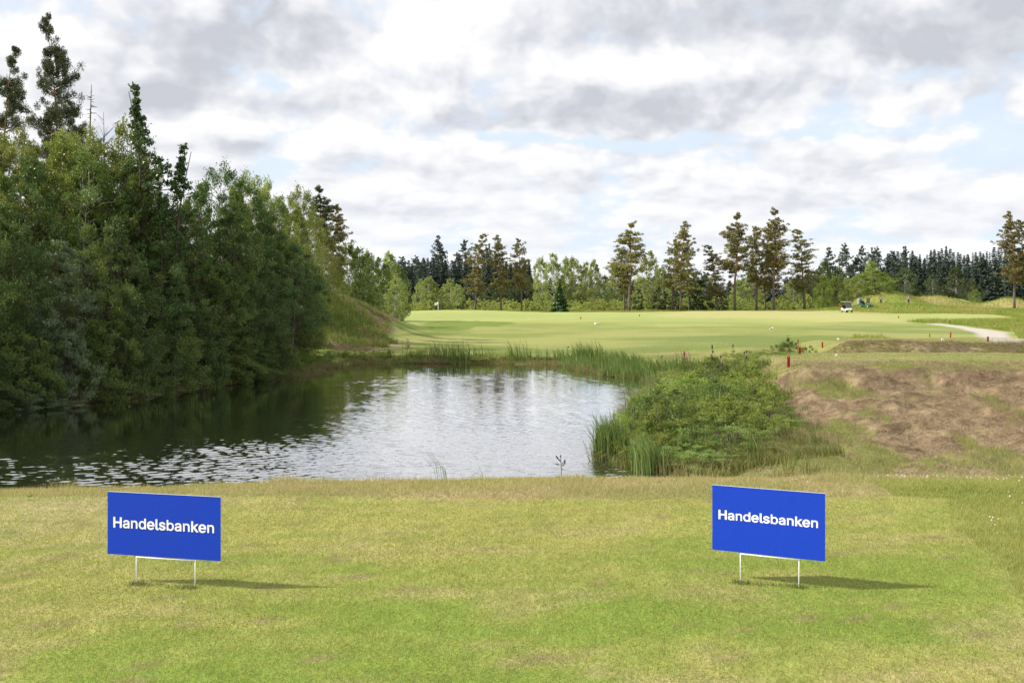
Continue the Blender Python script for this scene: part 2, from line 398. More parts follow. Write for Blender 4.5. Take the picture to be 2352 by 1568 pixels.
HUMP = polyw([(1500, 727), (1560, 716), (1700, 713.5), (1860, 714), (1950, 720), (2060, 731), (2150, 742), (2050, 742), (1850, 735), (1700, 729), (1600, 731)])
def ground_color(x, y):
    n0 = fbm(x * .35, y * .35, 41, 4); n1 = fbm(x * 1.4, y * 1.4, 42, 4); n2 = fbm(x * .09, y * .09, 43, 4); n3 = fbm(x * 5, y * 5, 44, 3)
    rough = lerp(C(.155, .19, .045), C(.25, .235, .085), sm(.38, .66, n0 * .6 + n1 * .4))
    c = rough
    # far meadow: tall seeding grass, lush streaks
    mead = sm(72, 85, y)
    md = lerp(C(.23, .26, .06), C(.33, .29, .12), sm(.36, .62, fbm(x * .06, y * .13, 51, 4)))
    md = lerp(md, C(.15, .25, .035), sm(.56, .7, fbm(x * .05 + 9, y * .16, 52, 4)) * .8)
    c = lerp(c, md, mead)
    # dark forest floor
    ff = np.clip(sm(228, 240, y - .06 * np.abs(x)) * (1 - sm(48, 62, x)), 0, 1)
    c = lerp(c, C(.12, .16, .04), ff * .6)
    # fairway
    f = sm(.35, -.35, sdist(FAIR, x, y) + (n1 - .5) * .6)
    fc = lerp(C(.155, .20, .055), C(.27, .285, .095), sm(.35, .65, fbm(x * .05, y * .09, 61, 4)))  # darker and lighter bands: shading of the undulations put into the turf colour
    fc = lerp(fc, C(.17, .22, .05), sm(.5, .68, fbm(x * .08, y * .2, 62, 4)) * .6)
    fc = lerp(fc, C(.34, .39, .13), sm(128, 175, y + 20 * (fbm(x * .03, y * .03, 66) - .5)) * .7)  # far end paler than near: sun against cloud shade, painted into the turf
    for q in LENS: fc = lerp(fc, C(.15, .205, .04), sm(.3, -.3, sdist(q, x, y)))  # rough patches, their colour deepened to carry the shading of the slopes
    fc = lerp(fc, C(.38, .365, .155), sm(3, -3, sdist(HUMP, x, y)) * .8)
    # darker first cut between the fairway and the reeds
    cut = sm(6.5, 5.5, sdist(FAIR, x, y)) * sm(74, 78, y) * (1 - sm(100, 110, y)) * sm(-12, -8, x) * (1 - sm(30, 34, x))
    c = lerp(c, C(.14, .185, .045), cut * .8)
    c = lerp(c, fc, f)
    # left mound: long grass and bare dead straw
    md_ = sm(-4, -12, x + .0 * y) * sm(76, 82, y) * (1 - sm(120, 124, y)) * (1 - f)
    c = lerp(c, lerp(C(.16, .23, .035), C(.25, .19, .12), sm(.52, .60, fbm(x * .45 + 3, y * .22, 71, 4))), md_)
    # lower tees, mown
    for (x0, x1, y0, y1) in ((8.8, 80, 40.5, 50), (14.5, 80, 53.6, 60)):
        t = sm(x0 - .5, x0 + 1, x + (n0 - .5)) * sm(y0 - .3, y0 + .5, y + (n1 - .5)) * (1 - sm(y1 - .4, y1 + .4, y))
        c = lerp(c, lerp(C(.21, .235, .07), C(.27, .255, .10), sm(.4, .6, n0)), t)
    # hay banks
    hb = sm(4.0, 7.8, x - .1 * (y - 26) + (n0 - .5) * 3) * sm(18.5, 22, y) * (1 - sm(38.9, 40.2, y + (n1 - .5) * 1.2))
    hb2 = sm(14, 16.5, x + (n1 - .5) * 2) * sm(49.9, 50.6, y + (n1 - .5)) * (1 - sm(53.0, 53.8, y))
    hay = lerp(C(.13, .092, .056), C(.33, .25, .155), sm(.36, .62, n3 * .5 + n1 * .5))
    green = sm(.555, .65, fbm(x * 1.0, y * .33, 81, 5) + .30 * (n3 - .5) + .12 * (n1 - .5) + .07 * sm(32, 24, y) - .06 * sm(35, 39, y))
    hay = lerp(hay, lerp(C(.13, .15, .04), C(.20, .20, .06), n3), green * .85)
    soil = sm(.58, .66, fbm(x * 1.3 + 5, y * .6, 83, 4))
    hay = lerp(hay, C(.16, .10, .065), soil * .7)
    hay = lerp(hay, lerp(C(.24, .24, .09), C(.46, .38, .25), sm(.35, .55, n1)), np.clip(hb2, 0, 1) * .75)  # green patches; bank colour also raised to make up for its weak light
    c = lerp(c, hay, np.clip(hb + hb2, 0, 1))
    # cart path
    p = sm(.35, -.25, sdist(PATH, x, y) + (n1 - .5) * .5)
    c = lerp(c, lerp(C(.42, .38, .34), C(.50, .46, .42), n3), p)
    # our tee and its rim
    near = 1 - sm(16, 19, y)
    rim = lerp(C(.25, .26, .085), C(.42, .345, .19), sm(.34, .62, n0 * .5 + n1 * .5 + .12 * sm(10.1, 10.7, y) * sm(6, 0, np.abs(x + 0))))
    rr = sm(2.9, 3.8, x) * (1 - sm(10.0, 10.6, y))
    rim = lerp(rim, lerp(C(.19, .27, .05), C(.31, .32, .095), sm(.35, .65, n1)), rr * .95)
    c = lerp(c, rim, near)
    tm = tee_mask(x, y)
    g1 = fbm(x * .45 + 2, y * .8, 91, 4); g2 = fbm(x * 1.6, y * 2.6, 92, 4)
    tee = lerp(C(.205, .285, .052), C(.375, .35, .115), sm(.34, .64, g1 * .55 + g2 * .45 + .10 * sm(7.2, 9.5, y) - .05 * sm(1, 2.6, x) * sm(7, 5, y)))
    tee = lerp(tee, C(.38, .32, .17), sm(.56, .68, g2 * .7 + n3 * .3 + .08 * sm(-1.5, -3.5, x)) * .55)
    tee = lerp(tee, C(.43, .36, .20), sm(-1.9, -3.6, x + (g2 - .5) * 3) * sm(6.6, 8.2, y) * sm(.35, .6, n1) * .75)
    tee = lerp(tee, C(.40, .33, .19), sm(.6, .25, np.abs(y - 9.35 + .04 * x) * 1.6) * sm(-1.0, -3, x) * .5)
    tee = lerp(tee, C(.135, .20, .03), sm(.60, .72, fbm(x * 3 + 7, y * 9, 93, 3)) * .35)
    tee = lerp(tee, C(.27, .20, .12), sm(.735, .77, fbm(x * 6 + 3, y * 11, 94, 3)) * .8)
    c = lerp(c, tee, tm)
    # pond bed and wet margin
    s = sdist(POND, x, y)
    c = lerp(c, C(.035, .03, .018), sm(.35, .0, s) * sm(16, 18, y))
    return np.clip(c, 0, 1)

def build_ground():
    ys = [-900., -300., -120., -60., -30., -15., -8., -4.0]
    while ys[-1] < 3400:
        y = ys[-1]; ys.append(y + max(.11, .0088 * y))
    xs = [0.0]
    while xs[-1] < 2600:
        x = xs[-1]; xs.append(x + max(.13, (.0135 if x < 150 else .05) * x))
    xs = np.array([-v for v in xs[:0:-1]] + xs); ys = np.array(ys)
    Xg, Yg = np.meshgrid(xs, ys); x = Xg.ravel(); y = Yg.ravel()
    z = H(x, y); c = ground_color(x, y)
    nx, ny = len(xs), len(ys)
    i = np.arange(ny - 1)[:, None] * nx; j = np.arange(nx - 1)[None]
    F = np.stack([i + j, i + j + 1, i + nx + j + 1, i + nx + j], -1).reshape(-1, 4)
    m = bpy.data.materials.new('turf'); m.use_nodes = True; T = NT(m.node_tree); p = m.node_tree.nodes['Principled BSDF']
    a = T.new('ShaderNodeAttribute', attribute_name='Col').outputs['Color']
    tc = T.new('ShaderNodeTexCoord').outputs['Object']
    f1 = T.noise(tc, 38, 5, .65)[0]; f2 = T.noise(T.vmath('MULTIPLY', tc, (1, 1, 1)), 5.0, 5, .6)[0]; f3 = T.noise(tc, 130, 3, .7)[0]
    v = T.math('ADD', T.ramp(f1, .25, .75, .72, 1.28, False), T.ramp(f2, .3, .7, -.12, .12, False))
    v = T.math('MULTIPLY', v, T.ramp(f3, .25, .75, .8, 1.2, False))
    cc = T.vmath('MULTIPLY', a, T.new('ShaderNodeCombineXYZ', {0: v, 1: v, 2: v}).outputs[0])
    hs = T.new('ShaderNodeHueSaturation', {'Color': cc, 'Hue': T.ramp(T.noise(tc, 9, 4)[0], .3, .7, .485, .512, False)})
    T.l.new(hs.outputs[0], p.inputs['Base Color']); p.inputs['Roughness'].default_value = .9; p.inputs['Specular IOR Level'].default_value = .12
    hh = T.math('ADD', T.math('MULTIPLY', f1, .03), T.math('ADD', T.math('MULTIPLY', f3, .012), T.math('MULTIPLY', f2, .12)))
    b = T.new('ShaderNodeBump', {'Height': hh, 'Strength': .8, 'Distance': 1.0}); T.l.new(b.outputs[0], p.inputs['Normal'])
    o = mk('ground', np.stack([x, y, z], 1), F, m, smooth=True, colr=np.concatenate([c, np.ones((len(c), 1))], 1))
    tag(o, 'golf course turf, from the mown tee to the far fairway and meadow', kind='structure')
build_ground()

def build_water():
    m = bpy.data.materials.new('pond_water'); m.use_nodes = True; T = NT(m.node_tree); p = m.node_tree.nodes['Principled BSDF']
    p.inputs['Base Color'].default_value = (.006, .0065, .004, 1); p.inputs['Roughness'].default_value = .02; p.inputs['IOR'].default_value = 1.34
    gl = T.new('ShaderNodeBsdfGlossy', {'Color': (.97, .97, .98, 1), 'Roughness': .02})
    fr = T.new('ShaderNodeFresnel', {'IOR': 2.6}); mx = T.new('ShaderNodeMixShader', {0: T.math('POWER', fr.outputs[0], .45)})
    T.l.new(p.outputs[0], mx.inputs[1]); T.l.new(gl.outputs[0], mx.inputs[2]); T.l.new(mx.outputs[0], m.node_tree.nodes['Material Output'].inputs[0])
    # real ripples: a fine sheet shaped by many small waves running before the breeze
    def axis(a, b_, s0, s1):
        v = [a]
        while v[-1] < b_: v.append(v[-1] + s0 + (s1 - s0) * (v[-1] - a) / (b_ - a))
        return np.array(v)
    ys = np.r_[np.arange(11.8, 22, .6), axis(22., 78., .030, .11)]; xs = np.r_[np.arange(-72, -21, 1.), axis(-21., 9., .044, .044), 10., 12., 13.]
    Xg, Yg = np.meshgrid(xs, ys); x = Xg.ravel(); y = Yg.ravel(); z = np.zeros(x.size)
    rg = np.random.default_rng(77)
    gx = fbm(x * .35, y * .35, 101, 4)
    opn = sm(-10.5, -4.5, x + (gx - .5) * 9) * (1 - .55 * sm(60, 72, y)); gust = .55 + .9 * sm(.35, .65, fbm(x * .10, y * .22, 103, 3))
    near = sm(35, 26.5, y + (gx - .5) * 5)
    amp = .008 + .022 * opn * gust + .095 * near * (.35 + .65 * sm(-21, -4, x)) * (1 - .45 * sm(-2, 4, x))
    amp *= sm(-21.5, -20, x) * sm(21.5, 24, y)
    N = 46
    for k in range(N):
        L = .115 * (.45 / .115) ** rg.random(); th = rg.normal(-1.35, .55); kx, ky = math.cos(th) * 2 * math.pi / L, math.sin(th) * 2 * math.pi / L
        ph = kx * x + ky * y + rg.uniform(0, 6.28) + 1.2 * (gx - .5)
        # wave groups: each train swells and fades across the pond
        g = .35 + 1.3 * vnoise(x * .5 + k * 7.3, y * .5 + k * 3.1, k)
        fade = 1 if L > .28 else (1 - .85 * sm(34, 52, y))
        s = np.sin(ph); z += (s + .22 * np.cos(2 * ph)) * amp * g * fade * L / (2 * math.pi) * math.sqrt(2. / N) * 1.25
    V = np.stack([x, y, WATER + z], 1); nx = len(xs); ny = len(ys)
    i = np.arange(ny - 1)[:, None] * nx; j = np.arange(nx - 1)[None]
    F = np.stack([i + j, i + j + 1, i + nx + 1 + j, i + nx + j], -1).reshape(-1, 4)
    s = sdist(POND, x, y); F = F[(s[F] < 1.6).any(1)]
    used = np.unique(F); mp = np.zeros(len(V), np.int64); mp[used] = np.arange(len(used))
    tag(mk('water', V[used], mp[F], m, smooth=True), 'dark rippled pond water reflecting the sky', kind='structure')
build_water()

# ------------------------------------------------------------------ grass and ground cover (uncountable: one object each)
def scatter(n, D0, D1, u0, u1, power=1.0, rg=rng):
    """points in a wedge of ground in front of the camera; u are bearings x/y"""
    D = D0 + (D1 - D0) * rg.random(n) ** power; u = rg.uniform(u0, u1, n); return u * D, D
def stuff(name, parts, m, label, rnd=None):
    V = []; F3 = []; F4 = []; r3 = []; r4 = []; n = 0
    for (v, fs), r in parts:
        for f in fs:
            (F3 if f.shape[1] == 3 else F4).append(f + n); (r3 if f.shape[1] == 3 else r4).append(r[:len(f)] if len(r) >= len(f) else np.resize(r, len(f)))
        V.append(v); n += len(v)
    F = []; R = []
    if F4: F.append(np.vstack(F4)); R.append(np.concatenate(r4))
    if F3: F.append(np.vstack(F3)); R.append(np.concatenate(r3))
    return tag(mk(name, np.vstack(V), F, m, rnd=np.concatenate(R)), label, kind='stuff')
def on(x, y, dz=0): return np.stack([x, y, H(x, y) + dz], 1)

M_turf = leafmat('short_turf_blades', (.20, .29, .045), (.45, .42, .15), .35, .5, .25, 0, patch=(.27, .30, .07), pscale=.9)
M_rim = leafmat('rim_grass_blades', (.22, .26, .07), (.50, .43, .25), .35, .5, .25, 0, patch=(.40, .35, .19), pscale=.8)
M_side = leafmat('side_grass_blades', (.17, .24, .05), (.46, .42, .16), .35, .5, .25, 0, patch=(.38, .38, .13), pscale=1.2)
M_bankg = leafmat('bank_grass_blades', (.13, .185, .04), (.33, .32, .12), .3, .5, .25, 0, patch=(.28, .24, .11), pscale=.8)
M_tall = leafmat('tall_grass_blades', (.085, .135, .025), (.22, .24, .075), .35, .45, .3, 0, patch=(.25, .21, .10), pscale=.45)
M_mead = leafmat('meadow_grass_blades', (.21, .25, .05), (.40, .34, .15), .35, .5, .2, 0, patch=(.17, .27, .035), pscale=.10)
M_straw = leafmat('dead_straw', (.17, .125, .075), (.46, .37, .235), .15, .6, .2, 0)
M_reed = leafmat('reed_leaves', (.07, .13, .03), (.17, .25, .07), .35, .4, .35, 0)
M_brown = leafmat('dead_sedge', (.10, .065, .035), (.26, .18, .10), .15, .6, .2, 0)
M_pink = mat('campion_petals', (.62, .18, .42), .6); M_white = mat('clover_heads', (.62, .56, .50), .8)

def build_grass():
    rg = np.random.default_rng(21)
    # tee: short mown blades
    x, y = scatter(330000, 4.2, 9.9, -.50, .50, .75, rg); k = rg.random(len(x)) < tee_mask(x, y); x, y = x[k], y[k]
    n = len(x); h = rg.uniform(.009, .021, n) * (1 + .6 * (fbm(x * 2.2, y * 2.2, 7) - .4)); 
    stuff('tee_grass', [(blades(on(x, y), h, .0032, rg.uniform(.1, 1.1, n), rg.uniform(0, 6.28, n), rg, False), rg.random(n) ** 1.3)], M_turf, 'short mown tee grass with dry patches in the foreground')
    # rim: longer, partly bleached
    x, y = scatter(230000, 9.3, 12.2, -.52, .52, 1, rg); k = (rg.random(len(x)) > tee_mask(x, y) * 1.2) & (rg.random(len(x)) < .35 + fbm(x * 2.0, y * 2.0, 9)); x, y = x[k], y[k]
    k = ~((x > 3.3) & (y < 10.4)); x, y = x[k], y[k]; n = len(x); h = rg.uniform(.018, .05, n) * (1 + 1.1 * (fbm(x * 1.6, y * 1.6, 12) - .4)) * (1 + 1.6 * sm(.55, .7, fbm(x * 3.1, y * 3.1, 15)) * sm(10.3, 10.9, y))
    stuff('rim_grass', [(blades(on(x, y), h, .0042, rg.uniform(.15, 1.15, n), rg.uniform(0, 6.28, n), rg, False), rg.random(n))], M_rim, 'longer bleached grass along the edge of the tee')
    x, y = scatter(260000, 4.6, 10.6, .28, .56, .8, rg); k = (rg.random(len(x)) > sm(.0, .8, tee_mask(x, y))) & (x > 2.4) & ~((y > 9.7) & (x < 3.3)); x, y = x[k], y[k]; n = len(x)
    stuff('side_grass', [(blades(on(x, y), rg.uniform(.015, .045, n) * (.6 + .9 * fbm(x * 1.6, y * 1.6, 12)), .0042, rg.uniform(.15, 1.15, n), rg.uniform(0, 6.28, n), rg, False), rg.random(n))], M_side, 'longer green grass beside the mown tee on the right')
    # hay and green tufts on the bank
    x, y = scatter(330000, 19, 42, .1, .54, .7, rg); nn = fbm(x * 1.4, y * 1.4, 42, 4); hm = sm(4.2, 7.2, x - .1 * (y - 26))
    g = fbm(x * 1.0, y * .33, 81, 5) + .30 * (fbm(x * 5, y * 5, 44, 3) - .5) + .12 * (nn - .5); k = (rg.random(len(x)) < hm * sm(.62, .42, g) * .95); xs, ys_ = x[k], y[k]
    n = len(xs); P = on(xs, ys_, .0); P[:, 2] += rg.uniform(0, .035, n)
    A = blades(P, rg.uniform(.06, .20, n), rg.uniform(.007, .013, n), rg.uniform(1.05, 1.5, n), rg.uniform(0, 6.28, n), rg, False)
    x3, y3 = scatter(90000, 50, 54, .25, .52, 1, rg); n3 = len(x3); P3 = on(x3, y3, .02)
    B = blades(P3, rg.uniform(.08, .22, n3), .014, rg.uniform(1.1, 1.5, n3), rg.uniform(0, 6.28, n3), rg, False)
    # straw on the left mound
    x4 = rg.uniform(-20, -10, 60000); y4 = rg.uniform(80, 104, 60000); k = fbm(x4 * .45 + 3, y4 * .22, 71, 4) > .54; x4, y4 = x4[k], y4[k]; n4 = len(x4)
    Cc = blades(on(x4, y4, .03), rg.uniform(.15, .4, n4), .025, rg.uniform(1.0, 1.5, n4), rg.uniform(0, 6.28, n4), rg, False)
    stuff('cut_hay', [(A, rg.random(n)), (B, rg.random(n3)), (Cc, rg.random(n4))], M_straw, 'cut hay and dead straw lying over the banks')
    k = (rg.random(len(x)) < hm * sm(.54, .66, g)) & (rg.random(len(x)) < .45); xg, yg = x[k], y[k]; n = len(xg)
    P = [(blades(on(xg, yg), rg.uniform(.05, .17, n) * (.5 + 1.1 * fbm(xg * 1.2, yg * 1.2, 77)), .009, rg.uniform(.1, .9, n), rg.uniform(0, 6.28, n), rg, False), rg.random(n))]
    # lower tees and their lips, short
    x5, y5 = scatter(60000, 40, 62, .18, .52, 1, rg); k = (x5 > 8.5); x5, y5 = x5[k], y5[k]; n5 = len(x5)
    P.append((blades(on(x5, y5), rg.uniform(.02, .05, n5), .012, rg.uniform(.1, .8, n5), rg.uniform(0, 6.28, n5), rg, False), rg.random(n5)))
    stuff('bank_grass', P, M_bankg, 'green and bleached grass tufts growing through the hay bank')
    # tall grass: left mound, pond margins, beside the bushes
    parts = []
    def tall(x, y, h0, h1, w, lean=(.1, .8), az=None):
        n = len(x); parts.append((blades(on(x, y, -.01), rg.uniform(h0, h1, n), w, rg.uniform(*lean, n), rg.uniform(0, 6.28, n) if az is None else rg.normal(az, .7, n), rg, True), rg.random(n)))
    x = rg.uniform(-26, -7.5, 150000); y = rg.uniform(75, 122, 150000); f = sdist(FAIR, x, y)
    k = (f > .5) & (H(x, y) > -1.35 + .0 * x) & (fbm(x * .45 + 3, y * .22, 71, 4) < .57) & (rg.random(len(x)) < .55); tall(x[k], y[k], .25, .6, .035)
    # margin ring
    x = rg.uniform(-24, 12, 700000); y = rg.uniform(22, 80, 700000); s = sdist(POND, x, y)
    k = (s > -.15) & (s < 1.9) & ((y > 60) | (x > 0)) & (rg.random(len(x)) < np.where(s < 1.0, .8, .4)) & (fbm(x * .8, y * .8, 14) > .42) ; tall(x[k], y[k], .12, .42, .018)
    k = (s > -.1) & (s < 1.2) & (x < -8) & (y < 70) & (y > 50) & (rg.random(len(x)) < .3) & (fbm(x * .5, y * .5, 4) > .5); tall(x[k], y[k], .2, .5, .02)
    x, y = scatter(90000, 24.5, 44, .13, .30, 1, rg); s = sdist(POND, x, y)
    e = x - (6.0 + .16 * (y - 26)); k = (s > .2) & (rg.random(len(x)) < .75) & (fbm(x * 1.2, y * .8, 17) > .44) & (e < .9 + (fbm(x, y, 6) - .5) * 2) ; tall(x[k], y[k], .15, .5, .012, (.2, 1.1), 2.8)
    stuff('tall_grass', parts, M_tall, 'uncut long grass on the left mound and round the pond margin')
    # meadow at the right and round the hump
    parts = []
    x, y = scatter(520000, 76, 262, -.12, .53, 1.0, rg); f = sdist(FAIR, x, y); pth = sdist(PATH, x, y)
    k = (f > 1.0) & (pth > .8) & ((x > 20) | (y > 205)) & ((x > .30 * y) | (y > 190)) & (rg.random(len(x)) < .25 + y / 220.); x, y = x[k], y[k]; n = len(x)
    parts.append((blades(on(x, y, -.02), rg.uniform(.25, .6, n) * (.7 + .6 * fbm(x * .2, y * .2, 14)), .03 + y * .00022, rg.uniform(.1, .8, n), rg.uniform(0, 6.28, n), rg, False), rg.random(n)))
    stuff('meadow_grass', parts, M_mead, 'seeding meadow grass over the rough beyond the fairway')
    # dead sedge hanging at the water line
    parts = []
    x = rg.uniform(-13, 9, 260000); y = rg.uniform(24, 76, 260000); s = sdist(POND, x, y); k = (np.abs(s) < .35) & ((y > 56) | (x > 0)) & (fbm(x * .7, y * .7, 61) > .42)
    x, y = x[k], y[k]; n = len(x); P = np.stack([x, y, np.full(n, WATER) + rg.uniform(0, .28, n)], 1)
    stuff('dead_sedge', [(blades(P, rg.uniform(.15, .45, n), .016, rg.uniform(.9, 2.1, n), rg.uniform(0, 6.28, n), rg, False), rg.random(n))], M_brown, 'brown dead sedge drooping at the water line')
    # reeds
    parts = []
    def reeds(cx, cy, sx, sy, n, h0, h1, w=.022, az=2.6, z=None):
        x = rg.normal(cx, sx, n); y = rg.normal(cy, sy, n); P = on(x, y); P[:, 2] = np.maximum(P[:, 2], WATER - .1) if z is None else z
        parts.append((blades(P, rg.uniform(h0, h1, n), w, rg.uniform(.03, .45, n) * rg.choice([1, 1, 1, 1.8], n), rg.normal(az, .9, n), rg, True), rg.random(n)))
    # dense bed at the far right corner
    x = rg.uniform(3.0, 9.5, 15000); y = rg.uniform(55, 72, 15000); s = sdist(POND, x, y); k = (s > -.3) & (s < 1.8 + 1.6 * fbm(x, y, 3)) & (fbm(x * 1.3, y * 1.3, 66) > .46); x, y = x[k], y[k]
    P = on(x, y); P[:, 2] = np.maximum(P[:, 2], WATER - .1); n = len(x)
    parts.append((blades(P, rg.uniform(.3, .85, n) * (.55 + .8 * fbm(x * .8, y * .8, 5)), .03, rg.uniform(.03, .4, n), rg.normal(2.7, .8, n), rg, True), rg.random(n)))
    for (px, D, sx, nn, h1) in ((1000, 74, .35, 60, 1.35), (1035, 74, .5, 130, 1.4), (1062, 74, .35, 90, 1.5), (1095, 74.5, .2, 18, 1.2), (1120, 74, .2, 20, 1.2), (1185, 73.5, .3, 55, 1.6),
                               (1215, 73.5, .4, 30, 1.1), (1235, 73, .15, 12, 1.1), (1265, 73, .35, 40, 1.1), (1290, 72.5, .3, 40, 1.2), (1330, 71, .4, 120, 1.4), (1355, 70, .4, 160, 1.6),
                               (880, 75, .4, 16, .9), (1150, 74, .9, 40, .8), (960, 75, .6, 30, .8), (1500, 58, .5, 90, 1.2), (1565, 57, .3, 60, 1.3), (1600, 55, .3, 30, 1.0)):
        reeds(X(px, D), D, sx, .35, nn, .5 * h1, h1, .034)
    for (px, D, sx, nn, h0, h1) in ((1392, 27.2, .16, 210, .6, 1.35), (1418, 27.2, .16, 170, .6, 1.25), (1440, 26.9, .14, 80, .4, .8), (1468, 30.4, .16, 150, .8, 1.5), (1488, 30.6, .16, 110, .8, 1.55), (1500, 34, .2, 60, .8, 1.3), (1490, 36, .2, 50, 1.0, 1.6), (1385, 27.6, .12, 30, .3, .6),
                                   (1468, 25.6, .10, 60, .5, 1.0), (1483, 25.3, .12, 90, .6, 1.15), (1500, 25.4, .1, 40, .5, .9), (1445, 25.8, .06, 14, .4, .6), (1525, 25.1, .1, 26, .3, .7), (1555, 28, .25, 40, .9, 1.5),
                                   (1585, 29, .2, 40, .8, 1.3), (1640, 31, .25, 50, 1.0, 1.6), (1665, 30, .2, 30, 1.0, 1.5), (1735, 25.2, .08, 40, .5, .9), (1730, 25, .06, 20, .4, .8), (1600, 27, .3, 30, .6, 1.1)):
        reeds(X(px, D), D, sx, .2, nn, h0, h1, .021, 2.5)
    stuff('reeds', parts, M_reed, 'green reeds and cattail leaves standing round the pond')
    # loose stalks behind the edge of the tee
    parts = []
    for (px, ax, h) in ((1012, 2.7, .30), (1020, 2.5, .36), (1031, 2.9, .24), (1093, 2.4, .12), (1100, .4, .1), (1112, 2.8, .11), (1068, .5, .06)):
        D = 11.9; n = 3; P = np.array([[X(px, D) + rg.normal(0, .012), D + rg.normal(0, .03), -.30 + rg.normal(0, .01)] for _ in range(n)])
        parts.append((blades(P, h + .22 + rg.uniform(-.05, .05, n), .0065, rg.uniform(.25, .7, n), rg.normal(ax, .3, n), rg, True), rg.random(n)))
    stuff('grass_stalks', parts, M_reed, 'few arching grass stalks rising behind the tee edge')
    # white clover along the edge, pink campion by the stakes
    def heads(x, y, r, hh):
        n = len(x); P = on(x, y); P[:, 2] += hh
        ph = (1 + 5 ** .5) / 2
        b = np.array([(-1, ph, 0), (1, ph, 0), (-1, -ph, 0), (1, -ph, 0), (0, -1, ph), (0, 1, ph), (0, -1, -ph), (0, 1, -ph), (ph, 0, -1), (ph, 0, 1), (-ph, 0, -1), (-ph, 0, 1)]) / 1.9
        f = np.array([(0, 11, 5), (0, 5, 1), (0, 1, 7), (0, 7, 10), (0, 10, 11), (1, 5, 9), (5, 11, 4), (11, 10, 2), (10, 7, 6), (7, 1, 8), (3, 9, 4), (3, 4, 2), (3, 2, 6), (3, 6, 8), (3, 8, 9), (4, 9, 5), (2, 4, 11), (6, 2, 10), (8, 6, 7), (9, 8, 1)])
        V = (P[:, None] + b[None] * (r * rg.uniform(.7, 1.2, n))[:, None, None]).reshape(-1, 3)
        return (V, [(np.arange(n)[:, None, None] * 12 + f[None]).reshape(-1, 3)]), np.zeros(1)
    def cl(pairs):
        xs = []; ys = []
        for (px, py, sx, sy, n) in pairs:
            for _ in range(n):
                a = gp(px + rg.normal(0, sx), py + rg.normal(0, sy)); xs.append(a[0]); ys.append(a[1])
        return np.array(xs), np.array(ys)
    xx, yy = cl([(740, 1106, 45, 4, 42), (830, 1107, 22, 3, 26), (2040, 1098, 30, 2, 10), (2180, 1102, 55, 2, 16), (2290, 1106, 35, 4, 12), (2335, 1150, 14, 10, 4), (1850, 1105, 20, 4, 6), (2290, 1205, 18, 8, 5), (560, 1112, 30, 3, 7)])
    stuff('clover_flowers', [heads(xx, yy, .0075, .03)], M_white, 'small white clover heads along the tee edge')
    xx, yy = cl([(1640, 795, 70, 4, 40), (1480, 797, 50, 3, 12)])
    stuff('daisies', [heads(xx, yy, .018, .06)], M_white, 'tiny white daisies in the rough behind the reeds')
    xx, yy = cl([(1575, 829, 7, 3, 26), (1545, 826, 12, 3, 14)])
    stuff('campion_flowers', [heads(xx, yy, .03, .30)], M_pink, 'pink wildflowers round the red stake behind the reeds')
    # broad weed leaves
    parts = []
    for (px, py, s, n) in ((1905, 1096, .09, 16), (1925, 1098, .08, 12), (1945, 1099, .06, 8), (1515, 1110, .04, 10), (2060, 1096, .05, 8), (68, 1142, .035, 8), (155, 1141, .03, 5), (70, 1150, .03, 3), (1800, 1110, .04, 8), (240, 1118, .03, 6), (1290, 1088, .03, 4)):
        a = gp(px, py); c = np.array([a[0], a[1], Hs(*a)]); t = rg.uniform(0, 6.28, n); e = rg.uniform(.2, .8, n)
        d = np.stack([np.cos(t) * np.cos(e), np.sin(t) * np.cos(e), np.sin(e)], 1); L = rg.uniform(.7, 1.3, n) * s
        v, f = leaf_quads(c + d * (L / 2)[:, None], L, L * .3, rg=rg, dirs=d * 6); parts.append(((v, [f]), rg.random(n)))
    stuff('weed_leaves', parts, leafmat('weed_leaf', (.12, .24, .02), (.22, .34, .04), .35), 'bright green broad weed leaves at the tee edge')
build_grass()
# ------------------------------------------------------------------ trees
M_bark = mat('birch_bark', (.42, .40, .36), .8, .2, noise=.45, nscale=5)
M_dbark = mat('dark_bark', (.095, .075, .06), .85, .2, noise=.35, nscale=6, bump=.4, bscale=25)
def pinebark():
    m = bpy.data.materials.new('pine_bark'); m.use_nodes = True; T = NT(m.node_tree); p = m.node_tree.nodes['Principled BSDF']
    tc = T.new('ShaderNodeTexCoord').outputs['Object']; z = T.new('ShaderNodeSeparateXYZ', {0: tc}).outputs[2]
    c = T.mix(T.ramp(z, 4, 11), (.17, .13, .11, 1), (.36, .19, .095, 1)); f = T.noise(T.vmath('MULTIPLY', tc, (4, 4, 1.2)), 2.2, 5)[0]
    c = T.mix(T.ramp(f, .35, .65), c, T.vmath('MULTIPLY', c, (.5, .5, .5))); T.l.new(c, p.inputs['Base Color']); p.inputs['Roughness'].default_value = .9
    return m
M_pbark = pinebark()
L_alder = leafmat('alder_leaves', (.045, .085, .022), (.115, .175, .048), .3, .42, .35, .22)
L_birchd = leafmat('birch_leaves_green', (.07, .115, .022), (.165, .22, .055), .35, .42, .35, .22)
L_birchy = leafmat('birch_leaves_sun_tinted', (.105, .145, .03), (.24, .265, .06), .38, .42, .4, .18)  # yellow cast of sun on the upper crowns, put into the leaf colour
L_willow = leafmat('willow_leaves_grey', (.085, .13, .07), (.19, .25, .13), .25, .42, .4, .2)
L_aspen = leafmat('aspen_leaves', (.035, .08, .018), (.07, .14, .03), .35, .35, .5, .15)
L_pale = leafmat('birch_leaves_pale', (.18, .24, .065), (.36, .40, .15), .4, .5, .35, .15)
L_bush = leafmat('bush_leaves', (.125, .19, .035), (.32, .38, .09), .42, .45, .3, .2)
L_bushw = leafmat('low_willow_leaves', (.15, .23, .06), (.30, .38, .12), .38, .45, .3, .15)
